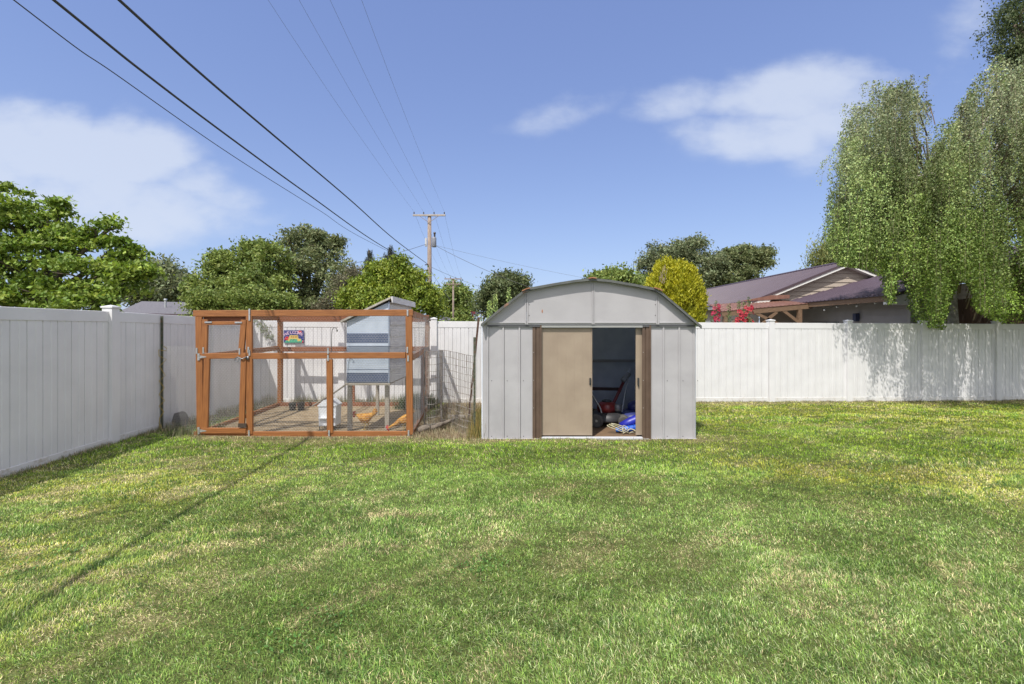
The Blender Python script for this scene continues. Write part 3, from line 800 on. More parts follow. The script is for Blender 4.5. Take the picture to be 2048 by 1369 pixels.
def run():
    t = thing('chicken_run', 'orange stained timber chicken run with hexagonal wire sides and a hinged door', 'chicken run', (-2.98, 6.6, 0))
    ft = lambda u: (u-1024)/F*6.6
    fz = lambda v: EYE+(HOR-v)/F*6.6
    def bm(name, a, b, w, h, up=(0, 0, 1), m_=CEDAR, par=None, bev=.004):
        m = MB(); m.beam(a, b, w, h, up=up, bev=bev); return m.build(name, m_, par or t)
    y = 6.6
    # front frame, boards seen broad side on
    bm('top_rail', (ft(388), y, fz(627.5)), (ft(826), y, fz(626)), .04, .092)
    bm('post', (ft(398.5), y, fz(634)), (ft(401.5), y, fz(868)), .095, .04, up=(0, 1, 0))
    bm('post', (ft(499), y, fz(633)), (ft(500), y, fz(868)), .088, .04, up=(0, 1, 0))
    bm('post', (ft(659.5), y, fz(719)), (ft(660.5), y, fz(866)), .086, .04, up=(0, 1, 0))
    bm('post', (ft(818), y, fz(633)), (ft(820), y, fz(869)), .094, .04, up=(0, 1, 0))
    bm('middle_rail', (ft(506), y, fz(712.5)), (ft(811), y, fz(711)), .04, .086)
    bm('bottom_rail', (ft(388), y+.012, fz(869)), (ft(813), y+.012, fz(868)), .04, .07)
    # back frame
    h = TOP
    def lerp(a, b, s_): return a+(b-a)*s_
    zb1 = gzf(BL.x, BL.y); zb2 = gzf(BR.x, BR.y)
    bm('top_rail', BL+Vector((0, 0, h-.05)), BR+Vector((0, 0, h-.05)), .04, .14, m_=CEDAR2)
    bm('middle_rail', BL+Vector((.09, .005, 1.115)), BR+Vector((-.05, .005, 1.115)), .04, .10, m_=CEDAR2)
    bm('bottom_rail', BL+Vector((0, 0, zb1+.03)), BR+Vector((0, 0, zb2+.03)), .04, .09, m_=CEDAR2)
    bm('post', BL+Vector((.045, .03, zb1)), BL+Vector((.045, .03, h-.12)), .085, .085, up=(0, 1, 0), m_=CEDAR)
    bm('post', BR+Vector((-.045, .03, zb2)), BR+Vector((-.045, .03, h-.12)), .085, .085, up=(0, 1, 0), m_=CEDAR)
    for s_ in (.49, ):
        q = lerp(BL, BR, s_); bm('post', q+Vector((0, .01, zb1)), q+Vector((0, .01, 1.07)), .085, .04, up=(0, 1, 0), m_=CEDAR2)
    q = lerp(BL, BR, .955)
    # side frames
    for A, B in ((FL, BL), (FR, BR)):
        sgn = 1 if A is FR else -1
        A2 = A+Vector((-sgn*.02, .025, 0)); B2 = B+Vector((-sgn*.02, -.025, 0)); zb = gzf(B.x, B.y)
        bm('top_rail', A2+Vector((0, 0, h-.05)), B2+Vector((0, 0, h-.05)), .04, .09)
        bm('middle_rail', A2+Vector((0, 0, 1.13)), B2+Vector((0, 0, 1.14)), .04, .09)
        bm('bottom_rail', A2+Vector((0, 0, .035)), B2+Vector((0, 0, zb+.035)), .04, .07)
        q = lerp(A2, B2, .55); bm('post', q+Vector((0, 0, 0)), q+Vector((0, 0, 1.08)), .085, .04, up=(1, 0, 0))
    # wire
    n_ = MB(); hexmesh(n_, (ft(505), y+.03, fz(866)), (1, 0, 0), (0, 0, 1), ft(813)-ft(505), fz(632)-fz(866)); n_.build('wire_netting', WIRE, t)
    for A, B, sg in ((FL, BL, 1), (FR, BR, -1)):
        n_ = MB(); d = B-A; hexmesh(n_, A+Vector((0, 0, .03)), d, (0, 0, 1), d.length, TOP-.08, r=.0010); n_.build('wire_netting', WIRE, t)
    # the door, sagging a little in its opening
    d = thing('run_door', None, None, (0, 0, 0)); d.parent = t; d.location = Vector((ft(404), 6.58, .1))-t.location
    yd = 6.585
    bm('door_frame', (ft(416), yd, fz(716)), (ft(412), yd, fz(862)), .080, .035, up=(0, 1, 0), par=d)
    bm('door_frame', (ft(489.5), yd, fz(716)), (ft(485), yd, fz(850)), .080, .035, up=(0, 1, 0), par=d)
    bm('door_frame', (ft(404), yd-.002, fz(712.5)), (ft(494), yd-.002, fz(711.5)), .035, .080, par=d)
    bm('door_frame', (ft(405), yd-.003, fz(861)), (ft(494), yd-.003, fz(861)), .035, .080, par=d)
    bm('door_frame', (ft(412.5), yd+.0, fz(639)), (ft(411), yd, fz(706)), .080, .035, up=(0, 1, 0), par=d)
    bm('door_frame', (ft(489.5), yd+.0, fz(640)), (ft(484), yd, fz(706)), .080, .035, up=(0, 1, 0), par=d)
    bm('door_frame', (ft(407), yd-.002, fz(647.5)), (ft(492.5), yd-.002, fz(646)), .035, .052, par=d)
    n_ = MB(); hexmesh(n_, (ft(413), yd+.022, fz(860)), (1, 0, 0), (0, 0, 1), ft(487)-ft(413), fz(645)-fz(860)); n_.build('wire_netting', WIRE, d)
    # a dark board behind the head of the door, leaning hatch on the inner side
    bm('header', (ft(404), y+.05, fz(638.5)), (ft(494), y+.05, fz(638)), .03, .07, m_=CEDAR2)
    # galvanised hardware
    def plate(u, v, w, hh, yy=6.572, name='bracket', par=None):
        m = MB(); m.box((ft(u), yy, fz(v)), (w, .006, hh), bev=.0015)
        for k in (-1, 1): m.lathe((ft(u), yy-.003, fz(v)+k*hh*.33), [(.005, 0), (.003, .003)], n=6, axis=(0, -1, 0))
        m.build(name, GALV, par or t)
    for u, v in ((501, 624), (501, 636), (499, 700), (501, 706), (657.5, 702), (657.5, 716), (816, 626), (815.5, 700), (817, 717), (818, 866), (500, 866), (659.5, 866), (396, 702)):
        plate(u, v, .022, .085)
    for u, v, w_ in ((420, 645, .10), (480, 645.5, .10)): plate(u, v, w_, .022, 6.56, 'strap', d)
    for u, v in ((410, 701), (482, 703)): plate(u, v, .02, .09, 6.562, 'bracket', d)
    for v in (714, 861):
        m = MB(); m.box((ft(400), 6.570, fz(v)), (.030, .008, .10), bev=.002)
        m.prism([(ft(403), 6.562, fz(v)+.022), (ft(403), 6.562, fz(v)-.022), (ft(416), 6.562, fz(v)-.004), (ft(416), 6.562, fz(v)+.004)], (0, .005, 0))
        m.build('hinge', GALV, d)
    m = MB(); m.tube([(ft(474), 6.555, fz(717)), (ft(480), 6.548, fz(714)), (ft(488), 6.548, fz(718)), (ft(496), 6.555, fz(714))], .008, n=8)
    m.tube([(ft(478)+.03*math.cos(a), 6.55, fz(720)+.022*math.sin(a)) for a in np.linspace(0, 6.28, 15)], .006, n=6)
    m.box((ft(498), 6.565, fz(716)), (.03, .012, .05), bev=.002); m.build('latch', mat('latch_steel', (.20, .21, .22), rough=.35, metal=.6), d, smooth=True)
    m = MB(); m.box((ft(488), 6.56, fz(850)), (.115, .016, .055), bev=.003); m.build('door_stop', mat('dark_block', (.05, .035, .025), rough=.8), d)
    # hooked rod standing against the front post
    m = MB(); pts = [(ft(660), 6.66, fz(860)), (ft(661), 6.66, fz(760)), (ft(659.5), 6.66, fz(700)), (ft(660), 6.66, fz(670)), (ft(661), 6.66, fz(661)), (ft(664), 6.66, fz(655.5)), (ft(668), 6.66, fz(656)), (ft(671), 6.66, fz(660))]
    m.tube(pts, .005, n=6); m.blob((ft(671), 6.66, fz(662)), (.012, .01, .016), n=8)
    o = m.build('hanging_hook', DARKMETAL, loc=(ft(660), 6.66, 0), smooth=True); tag(o, 'thin black hooked rod standing beside the middle front post of the run', 'hook')
run()
def hen_house():
    BLU = mat('pale_blue_paint', (.45, .51, .60), (.39, .45, .54), scale=5, rough=.6, bump=.05)
    NAV = mat('navy_paint', (.06, .085, .15), (.085, .11, .18), scale=6, rough=.6)
    GRY = mat('grey_siding', (.58, .57, .57), (.48, .47, .47), scale=4, rough=.7, stretch=(1, 1, 6), bump=.1)
    OLD = mat('weathered_timber', (.33, .30, .25), (.24, .21, .17), scale=3, rough=.85, coord='UV', stretch=(2, 22, 1), bump=.2, bscale=6)
    RF = mat('roof_boards', (.42, .39, .34), (.30, .275, .24), scale=5, rough=.85, stretch=(8, 1, 1), bump=.25)
    y0, y1 = 6.95, 8.45
    f = lambda u: (u-1024)/F*y0
    z = lambda v: EYE+(HOR-v)/F*y0
    x0, x1 = f(693), f(779)
    t = thing('hen_house', 'raised hen house striped pale blue and navy under a sloping roof inside the run', 'hen house', (x0+.3, y0, 0))
    ZB = z(766); ztl = z(643); ztr = z(604)
    m = MB(); m.prism([(x0, y0+.006, ZB), (x1, y0+.006, ZB), (x1, y0+.006, ztr), (x0, y0+.006, ztl)], (0, .02, 0)); m.build('front_wall', BLU, t)
    # panels on the front: navy stripe board, lip, doors
    def pl(v0, v1, mm, off, name='front_panel', dx=0.0):
        b = MB(); b.box(((x0+x1)/2, y0-off, (z(v0)+z(v1))/2), (x1-x0-.012-dx, .016, abs(z(v0)-z(v1))-.004), bev=.002); b.build(name, mm, t)
    pl(667, 686.5, NAV, .002, 'stripe_board'); pl(686.5, 692.5, BLU, .006, 'ledge'); pl(694, 738.5, BLU, .002); pl(740, 746.5, BLU, .006, 'ledge'); pl(746.5, 765, NAV, .002, 'stripe_board')
    # lap siding side
    n = 7; hh = [ZB+(ztr-.0-ZB)*k/n for k in range(n+1)]
    m = MB()
    for k in range(n):
        a, b = hh[k], hh[k+1]
        m.quad((x1+.014, y0, a), (x1+.014, y1, a), (x1+.002, y1, b), (x1+.002, y0, b)); m.quad((x1+.002, y0, a), (x1+.002, y1, a), (x1+.014, y1, a), (x1+.014, y0, a))
    m.build('lap_siding', GRY, t)
    m = MB(); m.quad((x0, y1, ZB), (x0, y0, ZB), (x0, y0, ztl), (x0, y1, ztl)); m.prism([(x1, y1, ZB), (x0, y1, ZB), (x0, y1, ztl), (x1, y1, ztr)], (0, -.01, 0)); m.build('back_walls', GRY, t)
    m = MB(); m.box(((x0+x1)/2, (y0+y1)/2, ZB-.012), (x1-x0+.03, y1-y0+.03, .02)); m.build('floor', OLD, t)
    # roof boards sloping down to the run side
    a = Vector((x0-.075, y0-.05, ztl-.02)); b = Vector((x1+.03, y0-.05, ztr+.045))
    m = MB(); dirn = (b-a); L = dirn.length
    m.prism([a, b, b+Vector((0, 0, .03)), a+Vector((0, 0, .03))], (0, y1-y0+.12, 0)); rr = m.build('roof', RF, t)
    m = MB(); m.prism([b+Vector((.0, 0, .03)), b+Vector((.02, 0, -.06)), b+Vector((.035, 0, -.06)), b+Vector((.03, 0, .036))], (0, y1-y0+.12, 0)); m.build('roof_edge', GRY, rr)
    m = MB(); m.beam((x1-.004, y0-.012, ZB), (x1-.004, y0-.012, ztr), .02, .014, up=(0, 1, 0)); m.build('corner_trim', mat('corner_strip', (.22, .26, .34), rough=.6), t)
    for (xx, yy, w) in ((x0+.045, y0+.02, .062), (x1-.04, y0+.02, .062), (x0+.06, y1-.1, .05), (x1-.06, y1-.1, .05)):
        m = MB(); m.beam((xx, yy, gzf(xx, yy)), (xx, yy, ZB-.02), w, .05, up=(0, 1, 0)); m.build('leg', OLD, t)
    m = MB(); m.beam((x0, y0-.01, ZB-.026), (x1+.02, y0-.01, ZB-.026), .04, .022); m.build('front_ledge', OLD, t)
    m = MB()
    m.tube([(f(690), 7.0, z(770)), (f(640), 7.3, z(800)), (f(583), 7.7, z(826)-.02)], .014, n=8); 
    o = m.build('perch_pole', OLD, loc=(f(640), 7.3, .4)); tag(o, 'thin weathered pole slanting from the hen house down to the bare earth', 'pole')
hen_house()
def feeder():
    W = mat('feeder_white', (.68, .70, .73), (.6, .62, .65), scale=6, rough=.45)
    y = 6.98; f = lambda u: (u-1024)/F*y; z = lambda v: EYE+(HOR-v)/F*y
    xa, xb = f(636.5), f(672); ya, yb = y, y+.22
    t = thing('poultry_feeder', 'white box feeder with sloped lid on thin legs inside the run', 'feeder', ((xa+xb)/2, y+.1, 0))
    m = MB(); m.prism([(xa+.01, ya, z(852)), (xb-.01, ya, z(852)), (xb, ya, z(813)), (xa, ya, z(813))], (0, yb-ya, 0)); m.build('body', W, t)
    m = MB(); m.prism([(xa-.008, ya-.012, z(813)), (xb+.008, ya-.012, z(813)), (xb+.008, ya-.012, z(811)), (xb-.08, ya-.012, z(801)), (xa+.08, ya-.012, z(801)), (xa-.008, ya-.012, z(811))], (0, yb-ya+.024, 0)); m.build('lid', W, t)
    m = MB(); m.box(((xa+xb)/2, ya-.02, z(836)), (xb-xa-.03, .05, .014), bev=.003); m.build('tray', W, t)
    for xx in (xa+.015, xb-.015):
        for yy in (ya+.01, yb-.02):
            m = MB(); m.tube([(xx, yy, z(852)+.02), (xx, yy, 0)], .006, n=6); m.build('leg', DARKMETAL, t)
    # flat black plant pots by the back of the run
    for u, v in ((585, 808), (602, 812)):
        yy = 8.9; xx = (u-1024)/F*yy
        m = MB(); m.lathe((xx, yy, gzf(xx, yy)), [(.05, 0), (.07, .14), (.075, .15), (.06, .15), (.055, .13)], n=14)
        o = m.build('plant_pot', mat('black_pot', (.03, .03, .03), rough=.5), loc=(xx, yy, gzf(xx, yy)))
        tag(o, 'small black plant pot on the earth near the back rail, '+('farther from' if u < 590 else 'nearer to')+' the feeder', 'pot', 'plant pots in the run')
feeder()
def back_sign():
    # a small colourful tin sign hanging on the back fence
    def fx(u):
        k = (u-1024)/F; return k*10.30/(1-.0925*k)
    xa, xb = fx(567.5), fx(607.8); ya, yb = 10.30+.0925*xa, 10.30+.0925*xb
    zz = lambda v: EYE+(HOR-v)/F*(ya+yb)/2
    o0 = Vector((xa, ya, zz(686.2))); ux = Vector((xb-xa, yb-ya, 0)); W = ux.length; ux.normalize(); H = zz(661)-zz(686.2); nn = Vector((ux.y, -ux.x, 0))
    def Q(x, zc, off): return o0+ux*(x*W)+Vector((0, 0, zc*H))+nn*off
    t = thing('welcome_sign', 'small navy tin sign with WELCOME lettering and red corners on the back fence', 'sign', tuple(Q(.5, 0, 0)))
    def flat(name, pts, m_, off, th=.0016):
        m = MB(); m.prism([Q(a, b, off) for a, b in pts], nn*-th); m.build(name, m_, t)
    C = lambda n_, c: mat(n_, lin(c), rough=.45)
    flat('board', [(.01, 0), (.99, 0), (1, .02), (1, .98), (.99, 1), (.01, 1), (0, .98), (0, .02)], C('sign_navy', (42, 50, 120)), .004, .004)
    flat('lawn_art', [(.03, .02), (.97, .02), (.86, .30), (.6, .36), (.35, .36), (.15, .24)], C('sign_green', (70, 160, 125)), .0056)
    flat('yellow_panel', [(.20, .16), (.30, .60), (.70, .60), (.74, .34), (.86, .30), (.84, .16), (.7, .12), (.66, .30), (.32, .30), (.28, .12)], C('sign_yellow', (205, 180, 95)), .0072)
    flat('red_art', [(.02, .30), (.10, .48), (.24, .52), (.24, .38), (.20, .20), (.12, .22)], C('sign_red', (190, 40, 50)), .0074)
    flat('red_art', [(.70, .93), (.80, .99), (.90, .93), (.88, .80), (.80, .74), (.73, .80), (.66, .86)], C('sign_red', (190, 40, 50)), .0074)
    flat('red_art', [(.90, .02), (.98, .02), (.98, .22), (.93, .18)], C('sign_red', (190, 40, 50)), .0074)
    # arched lettering
    cu = bpy.data.curves.new('lettering', 'FONT')
    PK = C('sign_pink', (222, 190, 215))
    arc = []
    word = 'WELCOME'
    for k, ch in enumerate(word):
        c = bpy.data.curves.new('letter', 'FONT'); c.body = ch; c.size = H*.34; c.extrude = .0006; c.align_x = 'CENTER'; c.offset = .0006
        o = bpy.data.objects.new('letter', c); scene.collection.objects.link(o)
        s_ = (k-3)/3; p = Q(.5+s_*.38, .58+.14*(1-s_*s_), .0086)
        bpy.context.view_layer.update()
        me = bpy.data.meshes.new_from_object(o.evaluated_get(bpy.context.evaluated_depsgraph_get())); me.name = 'letter'
        bpy.data.objects.remove(o)
        ang = math.atan2(ux.y, ux.x)
        M = Matrix.Translation(p-wloc(t)) @ Matrix.Rotation(ang, 4, 'Z') @ Matrix.Rotation(math.radians(90), 4, 'X') @ Matrix.Rotation(-s_*.35, 4, 'Z')
        me.transform(M); me.materials.clear(); me.materials.append(PK); arc.append(me)
    import bmesh
    bm_ = bmesh.new()
    for me in arc: bm_.from_mesh(me)
    me = bpy.data.meshes.new('lettering'); bm_.to_mesh(me); bm_.free(); me.materials.append(PK)
    o = bpy.data.objects.new('lettering', me); scene.collection.objects.link(o); o.parent = t
    # row of small illegible marks inside the yellow panel
    for (a, b, w, h_, c) in ((.36, .42, .06, .12, (150, 120, 50)), (.45, .42, .07, .12, (170, 110, 60)), (.56, .42, .05, .12, (110, 140, 90)), (.63, .42, .05, .12, (160, 120, 50)), (.48, .20, .03, .07, (30, 60, 60))):
        flat('mark', [(a, b), (a+w, b), (a+w, b+h_), (a, b+h_)], C('mark%d' % sum(c), c), .0084)
back_sign()

# ------------------------------------------------------------------ hens
def hen(name, label, loc, yaw, stations, s_=1.0):
    """stations: (x back->front, z centre, half width, half height) in metres, one continuous loft from tail to beak"""
    BUFF = mat('buff_feathers', (.56, .29, .045), (.28, .11, .018), scale=16, rough=.8, stretch=(1, 1, 2.2), bump=.5, bscale=60, stain=((.26, .08, .02), 18, .60, .74))
    t = thing(name, label, 'hen', loc, 'hens scratching in the run')
    R = Matrix.Rotation(yaw, 3, 'Z'); L = Vector(loc)
    def W(x, y, z): return L+R @ Vector((x*s_, y*s_, z*s_))
    m = MB(); n = 16; i0 = 0
    for (x, z, w, h, tilt) in stations:
        for j in range(n):
            a = 2*math.pi*j/n; cy, cz = math.cos(a)*w, math.sin(a)*h
            m.v.append(tuple(W(x-cz*math.sin(tilt), cy, z+cz*math.cos(tilt))))
    K = len(stations)
    for k in range(K-1):
        for j in range(n):
            j2 = (j+1) % n; m.f.append((k*n+j, k*n+j2, (k+1)*n+j2, (k+1)*n+j)); m.uv += [(0, 0)]*4
    m.f.append(tuple(reversed(range(n)))); m.uv += [(0, 0)]*n; m.f.append(tuple((K-1)*n+j for j in range(n))); m.uv += [(0, 0)]*n
    o = m.build('body', BUFF, t, smooth=True)
    sb = o.modifiers.new('s', 'SUBSURF'); sb.levels = 1; sb.render_levels = 1
    return t, W, BUFF
def hens():
    REDM = mat('comb_red', (.45, .03, .03), (.32, .02, .02), scale=30, rough=.5)
    LEG = mat('leg_yellow', (.45, .33, .12), rough=.6)
    BK = mat('beak_horn', (.35, .27, .15), rough=.5)
    def extras(t, W, head, beakdir, tailpts, legx):
        hx, hz = head
        b = Vector(beakdir).normalized()
        m = MB(); a = W(hx+b.x*.018, 0, hz+b.y*.018); c = W(hx+b.x*.048, 0, hz+b.y*.048-.004); m.tube([a, c], [.010, .002], n=8); m.build('beak', BK, t, smooth=True)
        m = MB(); up = Vector((-b.y, b.x)) if b.x > 0 else Vector((b.y, -b.x))
        if up.y < 0: up = -up
        pts = []
        for k, (f_, h_) in enumerate(((-.022, .016), (-.018, .036), (-.010, .024), (-.002, .040), (.005, .024), (.012, .034), (.018, .014), (.0, .006))):
            pts.append(W(hx+b.x*f_*1.25+up.x*h_*1.35, -.002, hz+b.y*f_*1.25+up.y*h_*1.35))
        m.prism(pts, (W(0, .006, 0)-W(0, 0, 0))); m.build('comb', REDM, t)
        for sd in (-1, 1):
            m = MB(); m.blob(W(hx+b.x*.014-up.x*.026, sd*.006, hz+b.y*.014-up.y*.026), (.013, .006, .024), n=8); m.build('wattle', REDM, t, smooth=True)
            m = MB(); m.blob(W(hx+b.x*.008, sd*.0165, hz+b.y*.008), (.018, .006, .018), n=8); m.build('face_patch', REDM, t, smooth=True)
            m = MB(); m.blob(W(hx+b.x*.010, sd*.0205, hz+b.y*.010+.003), (.0035, .0025, .0035), n=6); m.build('eye', DARKMETAL, t, smooth=True)
            m = MB(); x = legx+sd*.012; y_ = sd*.035
            m.tube([W(x-.01, y_, .12), W(x-.025, y_, .07), W(x+.0, y_, .012)], [.02, .008, .006], n=8)
            for a_ in (-.6, 0, .6, 3.14): m.tube([W(x, y_, .010), W(x+.04*math.cos(a_), y_+.035*math.sin(a_), .004)], [.006, .003], n=6)
            m.build('leg', LEG, t, smooth=True)
        m = MB()
        BF = MATS['buff_feathers']
        for k, (p, q) in enumerate(tailpts):
            for sd in (-1, 1):
                y1_ = sd*.012; y2_ = sd*(.016+.006*k)
                m.tube([W(p[0], y1_, p[1]), W((p[0]+q[0])/2, y2_, (p[1]+q[1])/2+.004), W(q[0], y2_*.8, q[1])], [.018, .020, .005], n=6)
        m.build('tail', BF, t, smooth=True)
        for sd in (-1, 1):
            m = MB(); 
            m.blob(W(-.02, sd*.076, .185), (.075, .014, .042), n=12, jit=.2)
            w_ = m.build('wing', BF, t, smooth=True)
    # standing hen, looking left, tail up
    y = 7.02; X = (731-1024)/F*y
    st = [(-.150, .250, .012, .030, .5), (-.125, .225, .030, .045, .4), (-.085, .200, .058, .068, .2), (-.03, .180, .078, .082, 0), (.03, .172, .080, .082, -.05), (.08, .180, .066, .072, -.25), (.112, .200, .046, .055, -.6), (.135, .222, .032, .040, -.7), (.155, .238, .024, .027, -.5), (.175, .243, .021, .021, -.2), (.190, .241, .012, .013, 0)]
    t, W, B = hen('buff_hen', 'buff orange hen with upright tail between the hen house legs', (X, y, 0), math.pi, st, .98)
    extras(t, W, (.172, .240), (.95, -.25), [((-.12, .24), (-.150, .335)), ((-.125, .235), (-.172, .320)), ((-.13, .225), (-.185, .290))], 0.0)
    # pecking hen, head to the ground
    y = 6.84; X = (806-1024)/F*y
    st = [(-.11, .285, .014, .030, .9), (-.09, .262, .034, .048, .8), (-.055, .232, .060, .068, .6), (-.01, .200, .078, .082, .45), (.045, .172, .078, .080, .35), (.095, .145, .062, .066, .4), (.135, .118, .044, .048, .5), (.17, .095, .031, .035, .5), (.20, .075, .024, .027, .4), (.222, .062, .021, .021, .3), (.238, .052, .011, .012, .2)]
    t, W, B = hen('buff_hen', 'buff hen pecking with lowered red head beside the corner post of the run', (X, y, 0), math.pi+.05, st, 1.0)
    extras(t, W, (.218, .062), (.75, -.6), [((-.09, .27), (-.140, .36)), ((-.095, .26), (-.16, .345)), ((-.10, .25), (-.175, .315))], -.01)
hens()
# ------------------------------------------------------------------ steel posts, wire, debris
def t_post(label, x, y, z0, z1, lean=(0, 0), m_=None, name='steel_post'):
    a = Vector((x, y, z0)); b = Vector((x+lean[0], y+lean[1], z1))
    m = MB(); m.beam(a, b, .034, .005, up=(0, 1, 0)); m.beam(a+Vector((0, .016, 0)), b+Vector((0, .016, 0)), .006, .028, up=(0, 1, 0))
    L = (b-a).length; n = int(L/.055)
    for k in range(n):
        p = a+(b-a)*((k+.5)/n); m.box(p+Vector((0, -.006, 0)), (.012, .010, .02))
    o = m.build(name, m_, loc=(x, y, z0)); tag(o, label, 'post'); return o
GREENP = mat('green_post', (.045, .06, .030), (.10, .10, .075), scale=20, rough=.65, stain=((.16, .08, .045), 22, .55, .65))
RUSTP = mat('rusty_post', (.13, .065, .045), (.21, .13, .10), scale=25, rough=.85)
def posts_and_wire():
    # left, by the vinyl fence
    y = 7.05; f = lambda u, yy: (u-1024)/F*yy; z = lambda v, yy: EYE+(HOR-v)/F*yy
    t_post('dark green steel post wound with yellow cord beside the shaded vinyl fence', f(323.5, y), y, 0, z(633, y), m_=GREENP)
    m = MB(); x = f(323.5, y); pts = []
    seq = [(330, 693), (338, 697), (335, 702), (322, 700), (321, 712), (337, 719), (322, 733), (335, 751), (321, 762), (333, 775), (321, 789), (334, 801), (321, 812), (332, 823), (322, 836), (324, 858), (318, 861), (326, 862), (325, 848)]
    for k, (u, v) in enumerate(seq): pts.append((f(u, y), y-.03-(.015 if k % 2 else 0), z(v, y)))
    m.tube(pts, .0045, n=5); o = m.build('yellow_cord', mat('yellow_cord', (.50, .36, .06), rough=.7), loc=(x, y, .3), smooth=True)
    tag(o, 'yellow cord zigzagging down the green steel post by the vinyl fence', 'cord')
    # loose netting between this post and the run
    m = MB(); A = Vector((f(325, y), y, .02)); B = Vector((-4.56, 6.62, .02)); d = B-A
    hexmesh(m, A, d, (0, 0, 1), d.length, 1.27, r=.0009, sag=.05); o = m.build('wire_screen', WIRE, loc=tuple(A)); tag(o, 'sagging hexagonal wire screen between the corded post and the run', 'wire screen')
    m = MB(); m.blob((f(360, 7.25), 7.25, .105), (.125, .09, .125), n=18, jit=.25, seed=3)
    o = m.build('round_stone', mat('dark_stone', (.075, .07, .07), (.13, .12, .11), scale=12, rough=.9, bump=.6, bscale=30), loc=(f(360, 7.25), 7.25, 0), smooth=True); tag(o, 'round dark grey stone behind the wire screen at the foot of the fence', 'stone')
    # right side: curled welded wire between the run and the shed
    GW = mat('old_wire', (.36, .34, .31), (.14, .10, .08), scale=10, rough=.7, metal=.2)
    path = []
    for s_ in np.linspace(0, 1, 60):
        if s_ < .45:
            a = s_/.45*math.pi*1.25; path.append((-1.235+.13*math.cos(math.pi*.95+a)+.02, 7.05+.22*math.sin(math.pi*.95+a)))
        else:
            q = (s_-.45)/.55; path.append((-1.16+.62*q, 7.26-.80*q*.92+.05*math.sin(6*q)))
    path = [Vector((a, b, 0)) for a, b in path]
    H = 1.20
    def at(s_):
        k = min(int(s_*59), 58); return path[k].lerp(path[k+1], s_*59-k)
    def topz(s_): return H+.03*math.sin(3*s_)-.05*s_
    m = MB()
    for j in range(13):
        pts = []
        for s_ in np.linspace(0, 1, 70):
            p = at(s_); w_ = .012*mnoise.noise(Vector((s_*8, j*1.3, 0)))
            pts.append((p.x+w_, p.y+.02*mnoise.noise(Vector((j*.7, s_*4, 2))), .02+(topz(s_)-.02)*j/12+.012*mnoise.noise(Vector((s_*6, j, 7)))))
        m.tube(pts, .0032, n=4)
    for i in range(44):
        s_ = i/43; p = at(s_); lean = .03*mnoise.noise(Vector((i*.9, 0, 3)))
        pts = [(p.x+lean*h+.008*mnoise.noise(Vector((i, h*4, 1))), p.y, h*topz(s_)) for h in np.linspace(0.01, 1, 8)]
        m.tube(pts, .0032, n=4)
    o = m.build('wire_fencing', GW, loc=tuple(path[30])); tag(o, 'curled rusty welded wire mesh standing between the run and the shed', 'wire fencing')
    y = 6.5; t_post('green steel post with rust standing just beside the shed wall', f(949, y), y, 0, z(675, y), m_=GREENP)
    a = Vector((f(936, 7.3), 7.3, 0.02)); b = Vector((f(957.5, 6.6), 6.6, z(635, 6.6)))
    m = MB(); m.beam(a, b, .030, .006, up=(0, 1, 0)); m.beam(a+Vector((0, .016, 0)), b+Vector((0, .016, 0)), .006, .028, up=(0, 1, 0))
    o = m.build('steel_post', RUSTP, loc=tuple(a)); tag(o, 'rusty brown steel post leaning against the corner of the shed roof', 'post')
    m = MB(); m.beam((f(896, 7.9), 7.9, .03), (f(930, 7.9), 7.9, .03), .05, .05); 
    o = m.build('timber_offcut', MATS['weathered_timber'], loc=(f(913, 7.9), 7.9, 0)); tag(o, 'pale timber offcut lying in dry weeds behind the wire mesh', 'timber')
    # weathered log pieces by the run post
    for k, (u, v, du, lab) in enumerate(((848, 862, .16, 'short grey log lying against the corner post of the run'), (872, 866, .20, 'mossy grey log lying in straw in front of the wire mesh'), (885, 850, .34, 'long rough branch lying among the dry weeds'))):
        yy = 6.75+.12*k; x = f(u, yy); m = MB()
        pts = [(x-du/2, yy-.05, .05), (x-du*.1, yy, .075), (x+du*.2, yy+.02, .08+.02*k), (x+du/2, yy+.09, .07+.04*k)]
        m.tube(pts, [.045-.008*k, .05-.01*k, .045-.01*k, .03-.004*k], n=10); o = m.build('log' if k < 2 else 'branch', mat('dead_wood', (.20, .165, .13), (.12, .10, .08), scale=16, rough=.95, bump=.8, bscale=30), loc=(x, yy, 0), smooth=True)
        tag(o, lab, 'log' if k < 2 else 'branch')
posts_and_wire()

